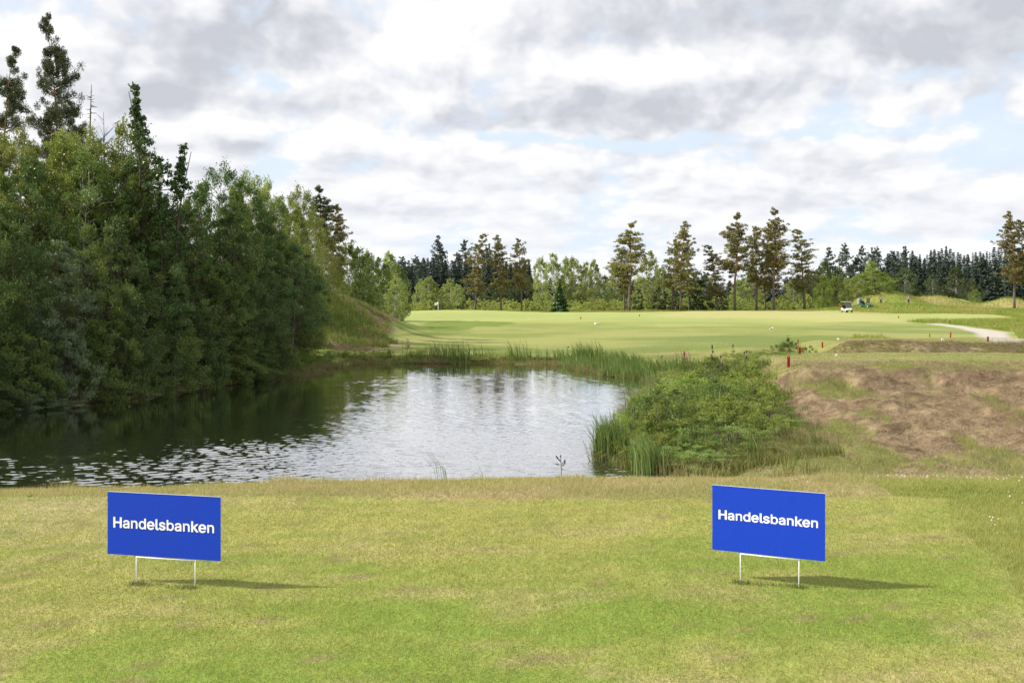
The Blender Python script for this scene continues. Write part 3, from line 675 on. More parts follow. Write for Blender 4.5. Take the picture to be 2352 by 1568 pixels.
L_hedge = leafmat('young_birch_leaves', (.26, .32, .08), (.46, .49, .17), .4, .5, .3, .18)
L_pine = leafmat('pine_needles_bronze', (.11, .125, .04), (.27, .235, .085), .2, .5, .3, .16)
L_pined = leafmat('pine_needles_dark', (.045, .065, .024), (.09, .115, .045), .15, .5, .3, .15)
L_spruce = leafmat('spruce_needles_hazed', (.045, .066, .055), (.08, .11, .085), .1, .6, .2, .2)  # lightened needle colour carries the haze of distance
L_farp = leafmat('far_pine_needles_hazed', (.06, .085, .07), (.11, .14, .11), .1, .6, .2, .15)  # haze painted in: paler, greyer needles for the farthest conifers
L_ysp = leafmat('young_spruce_needles', (.02, .05, .016), (.06, .12, .03), .15, .5, .3, .1)
L_dist = leafmat('distant_leaves_hazed', (.07, .10, .045), (.12, .155, .065), .25, .6, .2, .15)  # greens dulled in the colour to stand for distant haze
L_lush = leafmat('lush_oak_leaves', (.12, .19, .03), (.24, .30, .07), .4, .5, .3, .15)  # fresh bright green, shared by oaks and shrubs

def broadleaf(seed, Ht=10., R=3., clumps=110, per=230, ls=.11, base=.03, top=1.0, stems=1, rag=.35, hang=0., shell=.55, fl=.8, pw=.62):
    """returns (trunk V,F), (crown V,F,rnd)"""
    rg = np.random.default_rng(seed); tb = MB()
    bases = []
    for s in range(stems):
        a = rg.uniform(0, 6.28); q = .0 if stems == 1 else R * .18
        lean = rg.normal(0, .035, 2) * Ht + (np.array([math.cos(a), math.sin(a)]) * R * .25 if stems > 1 else 0)
        t = np.linspace(0, 1, 9)[:, None]; w = np.cumsum(rg.normal(0, .012 * Ht, (9, 2)), 0); w -= w[0]
        p = np.concatenate([np.array([[math.cos(a) * q, math.sin(a) * q]]) + lean * t + w * t, t * Ht * (.97 if s == 0 else rg.uniform(.7, .9)) - .25 * (1 - t)], 1)
        tb.tube(p, np.linspace(1, .12, 9) ** 1.1 * Ht * (.013 if stems == 1 else .009), 7); bases.append(p)
    V = []; Fn = 0; RN = []
    # lumps of the crown: big lobes make the outline uneven
    lob = rg.uniform(0, 6.28, 7); lh = rg.uniform(0.1, .95, 7)
    for k in range(clumps):
        t = base + (top - base) * (1 - (1 - rg.random()) ** .85); az = rg.uniform(0, 6.28)
        env = R * (min(1, (1 - t) / .42)) ** pw * (.70 + .30 * min(1, (t - base) / .18 + .15))
        env *= 1 + rag * (max(0, max(math.cos(az - l) * math.exp(-((t - h) / .16) ** 2) for l, h in zip(lob, lh))) - .45)
        r = env * rg.uniform(shell, 1.05) ** .8
        tr = bases[rg.integers(stems)]; zz = t * Ht
        c0 = np.array([np.interp(zz - .12 * Ht, tr[:, 2], tr[:, 0]), np.interp(zz - .12 * Ht, tr[:, 2], tr[:, 1]), max(.2, min(zz - r * .35, tr[-1, 2] * .95))])
        c1 = np.array([c0[0] * .8 + math.cos(az) * r, c0[1] * .8 + math.sin(az) * r, zz])
        mid = (c0 + c1) / 2 + np.array([0, 0, r * .12])
        tb.tube([c0, mid, c1], [.022 * (1.2 - t) * Ht / 10 + .006, .014 * Ht / 10, .004], 4, False)
        cr = (.42 + .30 * rg.random()) * (R / 3) * (1.15 - .55 * t)
        n = int(per * rg.uniform(.6, 1.3)); g = rg.normal(size=(n, 3)); g /= np.linalg.norm(g, axis=1)[:, None]; g *= (rg.random(n) ** .45)[:, None] * cr * np.array([1.25, 1.25, fl + hang])
        # twigs shooting out past the clump
        m = n // 5; tw = rg.normal(size=(3, 3)); tw[:, 2] = np.abs(tw[:, 2]) * (1 - 2 * (hang > .5)) + .2; tw /= np.linalg.norm(tw, axis=1)[:, None]
        g[:m] = tw[rg.integers(0, 3, m)] * (rg.random(m)[:, None] * cr * 2.0) + rg.normal(0, cr * .10, (m, 3))
        L = ls * rg.uniform(.6, 1.25, n)
        v, f = leaf_quads(c1 + g, L, L * .62, rg=rg, droop=.5 + hang); V.append(v); Fn += n
        RN.append(np.clip(rg.random(n) * .7 + rg.random() * .4, 0, 1))
    return tb, np.vstack(V), np.arange(4 * Fn).reshape(-1, 4), np.concatenate(RN)

def pine(seed, Ht=20., R=3.2, bare=.42, whorls=15, per=5, tuft=60, nl=.42, nw=.07, droop=.1, lean=(0, 0), skew=0.):
    rg = np.random.default_rng(seed); tb = MB(); t = np.linspace(0, 1, 12)[:, None]
    w = np.cumsum(rg.normal(0, .009 * Ht, (12, 2)), 0) * t
    p = np.concatenate([w + np.array([lean]) * t ** 1.3, t * Ht * .985 - .25 * (1 - t)], 1); tb.tube(p, (np.linspace(1, .10, 12)) * Ht * .0125, 8)
    V = []; n_ = 0; RN = []
    for k in range(whorls):
        t0 = bare + (1 - bare) * ((k + rg.uniform(0, .7)) / whorls); t = t0; s = (t - bare) / (1 - bare)
        env = R * (1.0 if s < .45 else ((1.03 - s) / .58) ** .75) * rg.uniform(.65, 1.1) * (.55 + .9 * min(1, s * 4 + .4) * .5)
        for b in range(per if s < .85 else 3):
            if rg.random() < .2: continue
            t = min(.985, t0 + rg.normal(0, .018)); az = rg.uniform(0, 6.28); L = env * rg.uniform(.4, 1.2) * (1 + skew * math.cos(az))
            c0 = np.array([np.interp(t * Ht, p[:, 2], p[:, 0]), np.interp(t * Ht, p[:, 2], p[:, 1]), t * Ht])
            rise = L * (rg.uniform(-.05, .35) - droop * (1 - s) + .45 * s)
            c1 = c0 + np.array([math.cos(az) * L, math.sin(az) * L, rise]); mid = (c0 + c1) / 2 + np.array([0, 0, -.06 * L]); 
            tb.tube([c0, mid, c1], [.012 * L + .02, .008 * L + .012, .01], 4, False)
            # needle pads along the outer branch
            npad = max(2, int(2 + L * 1.6))
            for q in range(npad):
                u = .35 + .65 * (q + rg.random()) / npad; c = c0 + (c1 - c0) * u + rg.normal(0, .11 * L, 3) * np.array([1, 1, .7])
                pr = (.26 + .10 * L * (1.1 - .5 * u)) * rg.uniform(.7, 1.2); n = int(tuft * rg.uniform(.6, 1.2))
                g = rg.normal(size=(n, 3)); g /= np.linalg.norm(g, axis=1)[:, None]; g *= (rg.random(n) ** .5)[:, None] * pr * np.array([1.05, 1.05, .72])
                v, f = leaf_quads(c + g, nl * rg.uniform(.6, 1.2, n), nw * rg.uniform(.7, 1.3, n), rg=rg, droop=-.35); V.append(v); n_ += n
                RN.append(np.clip(rg.random(n) * .6 + rg.random() * .5, 0, 1))
        if rg.random() < .35 and s < .3:                      # dead lower limb
            az = rg.uniform(0, 6.28); z0 = (t - .08) * Ht; c0 = np.array([np.interp(z0, p[:, 2], p[:, 0]), np.interp(z0, p[:, 2], p[:, 1]), z0]); L = rg.uniform(.4, .9) * R
            tb.tube([c0, c0 + np.array([math.cos(az) * L, math.sin(az) * L, -.1 * L])], [.04, .012], 4, False)
    return tb, np.vstack(V), np.arange(4 * n_).reshape(-1, 4), np.concatenate(RN)

def spruce(seed, Ht=18., R=2.6, levels=38, per=9, bare=.03, fw=.75, dens=1.3, pw=.85):
    rg = np.random.default_rng(seed); tb = MB()
    tb.tube([(0, 0, -.2), (0, 0, Ht * .5), (0, 0, Ht * .99)], [Ht * .012, Ht * .007, .015], 6)
    V = []; n_ = 0; RN = []
    for k in range(levels):
        t = bare + (1 - bare) * (k + .5) / levels; r = R * (1 - t) ** pw * rg.uniform(.75, 1.12) + .08
        for b in range(per):
            az = rg.uniform(0, 6.28); L = r * rg.uniform(.75, 1.15); m = max(3, int(L * 4.5 * dens)); u = (np.arange(m) + rg.random(m)) / m
            d = np.array([math.cos(az), math.sin(az), 0]); side = np.array([-d[1], d[0], 0])
            c = np.array([0, 0, t * Ht]) + d * (u * L)[:, None]; c[:, 2] += -.42 * L * u ** 1.2 + .16 * L * u ** 3
            sw = fw * (1.05 - u) * L * .55 + .10
            c = c + side * (rg.uniform(-1, 1, m) * sw)[:, None] + rg.normal(0, .04, (m, 3))
            v, f = leaf_quads(c, (.50 + .14 * L) * rg.uniform(.7, 1.3, m), (.34 + .06 * L) * rg.uniform(.7, 1.2, m), rg=rg, dirs=(d * .6 + side * rg.choice([-1, 1]) * .5 + np.array([0, 0, -.55])) * 2)
            V.append(v); n_ += m; RN.append(np.clip(rg.random(m) * .8 + .1 * rg.random(), 0, 1))
    return tb, np.vstack(V), np.arange(4 * n_).reshape(-1, 4), np.concatenate(RN)

PROTO = {}
def proto(key, kind, gen, leaf, bark, Ht, R, crown='crown'):
    tb, V, F, RN = gen
    PROTO[key] = dict(kind=kind, trunk=tb.build('trunk', bark, link=False, smooth=True).data, crown=mk('crown', V, F, leaf, rnd=RN, link=False).data, H=Ht, R=R)
    for o in list(bpy.data.objects):
        if o.users_collection == () and o.name.split('.')[0] in ('trunk', 'crown'): bpy.data.objects.remove(o)
    PROTO[key]['leaf'] = leaf
def plant(key, x, y, height, rad=None, label=None, cat='tree', group=None, leaf=None, rz=None, z=None, name=None, trunk=True, sink=.0, tilt=None):
    P = PROTO[key]; sz = height / P['H']; sx = sz if rad is None else rad / P['R']
    e = empty(name or P['kind'], (x, y, (Hs(x, y) if z is None else z) - sink), random.uniform(0, 6.28) if rz is None else rz)
    e.scale = (sx, sx, sz)
    if tilt: e.rotation_euler = (tilt[0], tilt[1], 0)
    tag(e, label, cat, group)
    for part in ('trunk', 'crown') if trunk else ('crown',):
        o = bpy.data.objects.new(part, P[part]); col.objects.link(o); o.parent = e
        if part == 'crown' and leaf is not None and leaf is not P['leaf']:
            o.material_slots[0].link = 'OBJECT'; o.material_slots[0].material = leaf
    return e
def plant_px(key, px, ytop, D, width=None, base_ypx=None, **kw):
    """a tree standing at distance D on the bearing of px, reaching the height that shows at ytop"""
    x = X(px, D); z = Hs(x, D) if kw.get('z') is None else kw['z']; top = Zp(ytop, D)
    return plant(key, x, D, top - z, None if width is None else width / FP * D / 2, **kw)

# prototypes -------------------------------------------------------
proto('alderA', 'alder_tree', broadleaf(1, 10, 2.7, 130, 230, .12, .02, 1.0, 3, .5, pw=.8), L_alder, M_dbark, 10, 2.7)
proto('alderB', 'alder_tree', broadleaf(2, 10, 2.5, 125, 230, .12, .04, 1.0, 2, .6, shell=.5, pw=.9), L_birchd, M_dbark, 10, 2.5)
proto('birchA', 'birch_tree', broadleaf(3, 12, 3.2, 150, 260, .12, .10, 1.0, 1, .35, hang=.3, pw=.5), L_birchd, M_bark, 12, 2.8)
proto('birchB', 'birch_tree', broadleaf(4, 12, 3.0, 140, 260, .12, .05, 1.0, 2, .4, hang=.2, pw=.6), L_birchd, M_bark, 12, 2.6)
proto('willow', 'willow_shrub', broadleaf(5, 5, 2.4, 90, 260, .12, .0, 1.0, 4, .5, pw=.5), L_willow, M_dbark, 5, 2.4)
proto('bushA', 'leafy_shrub', broadleaf(6, 5, 2.4, 90, 250, .12, .0, 1.0, 4, .6, pw=.5), L_alder, M_dbark, 5, 2.4)
proto('aspen', 'aspen_tree', broadleaf(7, 13, 1.5, 120, 60, .16, .12, 1.0, 1, 1.3, shell=.1, pw=.85), L_aspen, M_dbark, 13, 1.5)
proto('stemmy', 'alder_tree', broadleaf(8, 10, 2.6, 100, 250, .12, .30, 1.0, 4, .45), L_alder, M_dbark, 10, 2.6)
proto('pineN', 'pine_tree', pine(9, 18, 3.0, .38, 20, 6, 150, .20, .045), L_pined, M_pbark, 18, 3.0)
proto('pineL', 'pine_tree', pine(10, 18, 3.1, .34, 26, 6, 130, .20, .045, lean=(-1.35, 0), skew=.1), L_pined, M_pbark, 18, 3.1)
for i, (s, b, w, q) in enumerate(((11, .40, 17, 5), (12, .36, 15, 5), (13, .30, 18, 5), (14, .48, 13, 6))):
    proto('pineF%d' % i, 'pine_tree', pine(s, 20, 3.3, b - .06, w + 9, q, 24, .40, .14, droop=.35), L_pine, M_pbark, 20, 3.3)
for i in range(3): proto('farpine%d' % i, 'pine_tree', pine(20 + i, 20, 3.6, .30 + .06 * i, 20, 5, 12, .6, .25, droop=.4), L_farp, M_dbark, 20, 3.6)
for i in range(4): proto('spruce%d' % i, 'spruce_tree', spruce(30 + i, 18, (2.7, 2.2, 3.0, 2.5)[i], levels=(38, 34, 30, 42)[i], pw=(.85, .7, .95, .6)[i]), L_spruce, M_dbark, 18, (2.7, 2.2, 3.0, 2.5)[i])
proto('ysp', 'young_spruce', spruce(40, 6, 1.9, 26, 10, .02, .7, 2.2, .9), L_ysp, M_dbark, 6, 1.9)
for i in range(3): proto('paleF%d' % i, 'birch_tree', broadleaf(50 + i, 12, 2.9, 120, 75, .28, .08, 1.0, 1, .6, hang=.5, pw=.75, shell=.4), L_pale, M_bark, 12, 2.9)
for i in range(3): proto('lowF%d' % i, 'young_birch', broadleaf(60 + i, 4, 1.6, 34, 60, .24, .0, 1.0, 2, .6, pw=.7), L_hedge, M_dbark, 4, 1.6)
proto('roundF', 'oak_tree', broadleaf(70, 9, 4.2, 90, 80, .34, .12, 1.0, 1, .5, pw=.45), L_lush, M_dbark, 9, 4.2)
proto('jun', 'juniper_shrub', broadleaf(71, 6, 1.7, 60, 70, .26, .0, 1.0, 2, .5, pw=.9), L_pined, M_dbark, 6, 1.7)
proto('bushN1', 'willow_bush', broadleaf(80, 1.6, 1.1, 90, 170, .052, .0, 1.0, 5, .7, pw=.5), L_bush, M_dbark, 1.6, 1.1)
proto('bushN2', 'willow_bush', broadleaf(81, 1.6, 1.1, 90, 170, .052, .0, 1.0, 5, .8, pw=.45), L_bush, M_dbark, 1.6, 1.1)

# left wood: back trees that make the skyline ----------------------
GW = 'trees of the wood along the left shore'
plant_px('pineN', -5, 112, 64, 150, label='tall dark pine cut by the left edge of the photo, behind the birches', group=GW)
plant_px('pineL', 158, 36, 62, 135, label='leaning dark pine, the tallest tree of the left wood', group=GW, rz=0)
plant_px('pineN', 192, 238, 66, 110, label='shorter dark pine just right of the leaning pine', group=GW, rz=2.)
plant_px('pineN', 95, 262, 68, 90, label='dark pine filling the gap between the two tall left pines', group=GW, rz=4.)
for a in (  # key, px, ytop, D, width, leaf, label
    ('birchB', -60, 285, 55, 260, L_birchy, None), ('birchA', 40, 300, 52, 210, L_birchy, None), ('birchB', 115, 312, 51, 190, L_birchy, None),
    ('birchA', 190, 296, 53, 190, L_birchy, 'yellowish birch canopy below the dead snag'), ('birchB', 262, 288, 54, 180, L_birchy, 'yellowish birch left of the slender feathery aspen'), 
    ('birchA', 310, 345, 54, 150, L_birchd, None), ('birchB', 360, 390, 54, 150, L_birchd, None), 
    ('alderB', 445, 452, 57, 150, L_birchd, 'birch in the skyline dip right of the second aspen'), ('birchA', 492, 378, 60, 145, L_alder, 'round topped dark birch right of the skyline dip'),
    ('birchB', 545, 415, 62, 130, L_alder, None), ('birchA', 590, 402, 72, 130, L_pale, 'pale sunlit birch right of the round topped dark birch'), ('birchB', 640, 412, 78, 120, L_pale, 'tallest pale birch near the right end of the wood'),
    ('birchA', 690, 436, 82, 110, L_birchy, 'sunlit birch beside the bronze pine at the wood end'), ('birchA', 615, 460, 66, 110, L_birchd, None), ('birchA', 665, 500, 74, 100, L_birchy, None)):
    plant_px(a[0], a[1], a[2], a[3], a[4], leaf=a[5], label=a[6] or 'leafy tree in the back row of the left wood', group=GW if a[6] else 'back row trees of the left wood')
for (px, yt, D, w, lf) in ((20, 335, 49, 200, L_birchy), (85, 345, 49, 190, L_birchy), (150, 330, 50, 190, L_birchy), (225, 330, 51, 180, L_birchy), (290, 360, 50, 170, L_birchd), (350, 430, 50, 160, L_birchd), (425, 470, 53, 150, L_birchd), (475, 425, 56, 130, L_alder), (520, 430, 57, 130, L_birchd),
                        (565, 440, 60, 120, L_birchd), (610, 450, 63, 110, L_birchd), (650, 450, 70, 110, L_birchy), (690, 470, 74, 90, L_birchy), (545, 470, 56, 130, L_alder), (630, 500, 63, 110, L_alder)):
    plant_px('alderB', px, yt, D, w, leaf=lf, label='leafy tree in the back row of the left wood', group='back row trees of the left wood')
plant_px('aspen', 336, 198, 50, 135, label='slender feathery aspen rising above the left wood skyline', group=GW, tilt=(0, -.03))
plant_px('aspen', 402, 332, 50, 120, label='second shorter feathery aspen right of the tallest one', group=GW)
plant_px('aspen', 372, 420, 49.5, 100, label='low aspen between the two feathery aspen tops', group=GW)
plant_px('pineF3', 738, 430, 92, 105, label='bronze pine at the right end of the left wood', group=GW, leaf=L_pined)
plant_px('pineF1', 765, 470, 97, 85, label='smaller pine leaning out from the right end of the wood', group=GW)
plant_px('birchA', 725, 500, 88, 110, leaf=L_birchy, label='sunlit birch under the bronze pine at the wood end', group=GW)
# dead snag
def snag():
    x = X(208, 58); z0 = Hs(x, 58); top = Zp(194, 58); e = tag(empty('dead_tree', (x, 58, z0)), 'bare dead spike of a tree against the sky in the left wood', 'dead tree', GW)
    m = MB(); h = top - z0; m.tube([(0, 0, -.2), (.05, 0, h * .5), (-.04, 0, h * .8), (.05, 0, h)], [.12, .08, .045, .012], 7); m.build('trunk', M_dbark, e)
    m = MB()
    for k in range(46):
        t = random.uniform(.62, .97); a = random.uniform(0, 6.28); L = random.uniform(.15, .55) * (1.25 - t) * 2
        m.tube([(0, 0, t * h), (math.cos(a) * L, math.sin(a) * L, t * h + random.uniform(-.1, .12))], [.016, .006], 4, False)
    m.build('branches', M_dbark, e)['kind'] = 'stuff'
    for (px, yt, lab) in ((352 * .42 + 90, 258, 'thin bare dead birch top right of the snag'), (300, 268, 'thin bare twiggy top left of the slender aspen')):
        x = X(px, 54); z0 = Hs(x, 54); h = Zp(yt, 54) - z0; e = tag(empty('dead_tree', (x, 54, z0)), lab, 'dead tree', GW); m = MB(); m.tube([(0, 0, 0), (.1, 0, h * .6), (0, 0, h)], [.06, .04, .008], 5)
        for k in range(16):
            t = random.uniform(.8, .97); a = random.uniform(0, 6.28); L = random.uniform(.3, .7); m.tube([(0, 0, t * h), (math.cos(a) * L, math.sin(a) * L, t * h + L * .9)], [.012, .004], 4, False)
        m.build('trunk', M_dbark, e)
snag()
# middle and shore rows
def shoreD(px):
    return float(np.interp(px, [-400, -120, 0, 330, 520, 700], [34.5, 37, 39.7, 45.2, 52.9, 61.4]))
mid = [(-330, 330), (-230, 300), (-140, 330), (-70, 390), (10, 380), (85, 395), (165, 380), (240, 400), (320, 430), (395, 470), (470, 480), (540, 500), (600, 520), (650, 555), (690, 600)]
for i, (px, yt) in enumerate(mid):
    plant_px(('alderA', 'alderB', 'birchB', 'alderA')[i % 4], px, yt + random.randint(-38, 30), shoreD(px) + 6.5 + random.uniform(-1, 1) + max(0, px - 500) * .012, random.randint(150, 195) * 46 / (shoreD(px) + 4),
             leaf=(L_birchd, L_alder, L_birchd, L_alder)[i % 4], label='dense dark tree in the middle of the left wood', group='middle row trees of the left wood')
fr = [(-300, 470), (-190, 440), (-90, 470), (-20, 500), (45, 520), (130, 555), (215, 520), (285, 500), (360, 560), (430, 600), (500, 610), (560, 640), (610, 600)]
for i, (px, yt) in enumerate(fr):
    lab = {5: 'light green leafy tree at the water, left of the grey willow'}.get(i)
    plant_px(('alderA', 'alderB', 'alderA', 'alderB')[i % 4], px, yt, shoreD(px) + 1.9 + random.uniform(-.4, .8), random.randint(140, 185) * 43 / (shoreD(px) + 2), leaf=(L_alder, L_alder, L_birchd, L_alder)[i % 4] if i != 5 else L_willow,
             label=lab or 'dark tree overhanging the left shore of the pond', group='front row trees over the left shore')
lo = [(-220, 760), (-120, 740), (-30, 800), (60, 770), (170, 765), (250, 740), (310, 730), (395, 740), (465, 745), (530, 770), (30, 890), (100, 905), (580, 805), (630, 770)]
for i, (px, yt) in enumerate(lo):
    lab = {4: 'grey leaved willow shrub hanging over the pond', 10: 'low willow trailing into the water at far left', 11: 'low willow at the water edge below the grey willow'}.get(i)
    plant_px('willow' if i in (4, 10, 11) else 'bushA', px, yt, shoreD(px) + (.35 if i not in (10, 11) else -.2), (random.randint(120, 165) if i not in (10, 11) else 110) * 43 / (shoreD(px)), label=lab or 'low dark shrub at the water under the left trees',
             cat='shrub', group='low shrubs along the left shore', leaf=L_willow if i in (4, 10, 11) else (L_alder, L_birchd)[i % 2])
# open stems near the end of the wood
plant_px('stemmy', 655, 560, 63.5, 150, label='alder with bare dark stems showing at the shore bend', group=GW)
plant_px('stemmy', 590, 590, 60, 130, label='many stemmed alder left of the bare stemmed one', group=GW)
plant_px('stemmy', 700, 600, 70, 90, label='last dark tree of the wood before the grassy mound', group=GW)
plant_px('stemmy', 705, 640, 67, 60, leaf=L_birchd, label='small tree leaning over the foot of the grassy mound', group=GW)
for (px, yt, D, w) in ((560, 835, 56, 90), (620, 840, 60, 80), (665, 815, 62.5, 80), (700, 800, 66, 70), (740, 812, 70, 60)):
    plant_px('bushA', px, yt, D, w, leaf=L_lush if px > 640 else L_birchd, label='low bright shrub at the bend of the shore', cat='shrub', group='low bright shrubs at the shore bend')

# birches left of the open view -------------------------------------
G2 = 'birches beyond the grassy mound'
for (k, px, yt, D, w, lf, lab) in (
    (0, 800, 552, 118, 90, L_birchd, 'slim birch with a white trunk behind the grassy mound'), (1, 822, 566, 125, 80, L_birchd, None), (2, 775, 590, 110, 70, L_birchy, None), (0, 850, 572, 150, 70, L_birchd, None), (1, 872, 590, 160, 66, L_birchd, None),
    (2, 893, 578, 165, 74, L_pale, 'tallest pale birch left of the dark spruce wood'), (0, 915, 600, 172, 60, L_birchd, None), (1, 838, 610, 120, 60, L_birchd, None), (2, 862, 655, 118, 50, L_pale, None), (0, 908, 634, 122, 62, L_pale, 'rounded young birch standing right of the birch stand'),
    (1, 760, 610, 104, 60, L_birchd, None), (2, 820, 640, 112, 60, L_birchd, None), (0, 885, 640, 150, 60, L_birchd, None), (1, 780, 640, 106, 50, L_pale, None), (2, 850, 672, 112, 40, L_birchy, None), (0, 735, 560, 100, 60, L_birchy, None)):
    plant_px('paleF%d' % k, px, yt, D, w, leaf=lf, label=lab or 'birch in the stand beyond the grassy mound', group=G2 if lab else 'birch stand beyond the mound')

# dark spruce wood in the centre, far off ----------------------------
def wood(n, u0, u1, D0, D1, ytop, jit, label, group, keys=('spruce0', 'spruce1', 'spruce2', 'spruce3'), leaf=None, wd=(40, 54)):
    for i in range(n):
        u = u0 + (u1 - u0) * (i + .5 * random.random()) / n; D = random.uniform(D0, D1); yt = ytop(u) + random.uniform(-jit, jit) + (D - D0) / max(1, D1 - D0) * 2
        e = plant_px(random.choice(keys), u, yt, D, random.uniform(*wd), label=label, group=group, leaf=leaf, trunk=False)
wood(30, 905, 1225, 345, 375, lambda u: 592 + .02 * (u - 905) + 5 * math.sin(u * .05), 5, 'dark spruce in the far wood left of the three tall pines', 'spruces of the far centre wood')
wood(24, 905, 1225, 325, 340, lambda u: 604 + 5 * math.sin(u * .07), 6, 'dark spruce in the far wood left of the three tall pines', 'spruces of the far centre wood')
wood(44, 1215, 1910, 370, 400, lambda u: 640 + 8 * math.sin(u * .02), 7, 'distant spruce in the low dark wood behind the pines', 'spruces of the low distant wood', wd=(50, 66), leaf=L_farp)
wood(50, 2035, 2460, 335, 365, lambda u: 580 - .012 * (u - 2035) + 5 * math.sin(u * .06), 9, 'dark spruce in the tall wood at the right', 'spruces of the right wood', wd=(30, 50))
wood(38, 2045, 2460, 315, 332, lambda u: 596 + 5 * math.sin(u * .05), 7, 'dark spruce in the tall wood at the right', 'spruces of the right wood', wd=(42, 56))
wood(16, 1880, 2060, 340, 370, lambda u: 640 - (u - 1880) * .10, 8, 'dark spruce at the thin left end of the right wood', 'spruces at the left end of the right wood', wd=(40, 50))
for (px, yt, D, k, lab) in ((1003, 541, 372, 0, 'tallest far pine above the centre spruce wood'), (1018, 556, 376, 1, 'far pine leaning on the tallest one above the spruces'), (1060, 550, 380, 2, 'lone far pine behind the leftmost of the three pines'), (1112, 568, 385, 1, 'far pine between the left two of the three pines'), (1121, 560, 380, 0, None),
                       (1907, 568, 352, 0, 'leftmost of the far pines right of the pine row'), (1944, 558, 350, 1, 'tallest of the far pines right of the pine row'), (1978, 563, 350, 2, 'third of the far pines right of the pine row'), (2005, 569, 352, 0, None), (2018, 566, 350, 1, 'fourth far pine, standing as a close pair'),
                       (2047, 576, 348, 2, 'narrow far pine at the left end of the spruce wood'), (2077, 566, 345, 0, 'pine standing above the left part of the right spruce wood'), (930, 588, 380, 2, None), (960, 586, 380, 1, None), (1960, 590, 360, 2, None), (1890, 600, 355, 1, None)):
    plant_px('farpine%d' % k, px, yt, D, random.uniform(42, 56), label=lab or 'lesser far pine rising over the distant wood', group='far pines on the skyline')
for (px, yt, w) in ((1895, 602, 50), (1925, 618, 50), (1860, 622, 60), (1600, 625, 60), (1620, 634, 50), (1210, 640, 60), (1160, 640, 60), (1390, 636, 50), (1130, 655, 60), (1500, 640, 60)):
    plant_px('roundF', px, yt, 320, w, leaf=L_dist, label='hazy dark broadleaf tree in the distant tree belt', group='distant broadleaf trees')

# the bronze pines ---------------------------------------------------
GP = 'tall pines beyond the fairway'
for (k, px, yt, D, w, rz, lab) in (
    (2, 1091, 538, 226, 62, 0., 'leftmost tall pine of the group of three left of centre'), (1, 1151, 540, 227, 62, 2., 'middle tall pine of the group of three left of centre'), (0, 1198, 548, 228, 54, 4., 'right pine of the group of three left of centre'),
    (3, 1445, 513, 228, 84, 1., 'broad crowned pine with a bare trunk at the left of the pine row'), (0, 1434, 570, 231, 60, 3., 'thinner pine trunk just left of the broad crowned pine'),
    (1, 1563, 508, 226, 74, 5., 'tall pine with layered crown, second in the row'), (0, 1544, 548, 231, 56, 1., 'slim pine leaning behind the layered pine'), (1, 1584, 588, 238, 60, 2., 'low dark pine right behind the layered pine'),
    (2, 1648, 563, 227, 70, 3., 'low limbed broad pine left of the tall forked pine'), (3, 1688, 494, 226, 86, 0., 'tall wide forked pine near the middle of the row'),
    (0, 1738, 519, 229, 66, 2., 'pine half hidden left of the tallest pine'), (1, 1757, 540, 232, 56, 4., 'pine trunk in the shade between two tall pines'), (3, 1778, 483, 226, 80, 5.5, 'tallest pine of the row'), (0, 1776, 560, 234, 56, 1.2, 'hidden pine trunk behind the tallest pine'),
    (2, 1848, 526, 228, 76, 2.4, 'rightmost pine of the row with low drooping branches'), (1, 2330, 485, 215, 76, 1.1, 'tall red barked pine at the right edge of the photo'), (0, 2356, 505, 217, 70, 3.3, 'second red barked pine cut by the right edge')):
    plant_px('pineF%d' % k, px, yt, D, w * 1.12, label=lab, group=GP, rz=rz)

# pale birches and young growth ---------------------------------------
GB = 'pale birches among the pines'
for (k, px, yt, D, w, lab) in (
    (0, 1243, 588, 262, 42, 'narrow pale birch right of the three pines'), (1, 1272, 580, 258, 56, 'tallest pale birch of the centre clump'), (2, 1300, 590, 264, 46, None), (0, 1320, 587, 258, 60, 'broad pale birch right in the centre clump'), (1, 1345, 600, 265, 42, None), (2, 1364, 596, 256, 46, 'birch at the right end of the centre clump'),
    (2, 1412, 598, 262, 50, 'pale birch half behind the broad crowned pine'), (0, 1425, 640, 258, 50, None), (1, 1492, 575, 256, 60, 'tall pale birch between the broad and the layered pine'), (2, 1520, 612, 262, 60, None), (0, 1478, 634, 252, 50, None), (1, 1600, 650, 256, 50, None), (2, 1725, 620, 262, 70, None), (0, 1700, 640, 262, 56, None),
    (1, 1822, 640, 262, 50, None), (0, 985, 634, 240, 46, 'pale young birch right of the golf flag hole'), (1, 967, 640, 244, 34, None), (2, 1000, 650, 240, 40, None), (0, 1050, 652, 242, 40, 'pale birch left of the three pines'), (1, 1035, 640, 290, 50, None), (2, 1012, 664, 250, 36, None)):
    plant_px('paleF%d' % k, px, yt, D, w, label=lab or 'pale birch in the belt behind the pines', group=GB if lab else 'pale birches in the belt behind the pines')
for (k, px, yt, D, w, lf, lab) in ((0, 2077, 614, 300, 62, L_dist, 'grey green birch in front of the right spruce wood'), (1, 2142, 630, 296, 48, L_dist, 'small birch before the middle of the right spruce wood'), (2, 2195, 613, 298, 68, L_dist, 'largest birch in front of the right spruce wood'),
                              (0, 2110, 655, 300, 40, L_dist, None), (1, 2165, 660, 300, 44, L_dist, None), (2, 2232, 640, 304, 44, L_dist, None), (1, 2045, 625, 300, 50, L_dist, None), (0, 2240, 664, 290, 34, L_lush, None), (2, 2290, 640, 318, 40, L_dist, None)):
    plant_px('paleF%d' % k, px, yt, D, w, leaf=lf, label=lab or 'lesser birch at the foot of the right spruce wood', group='birches before the right spruce wood')
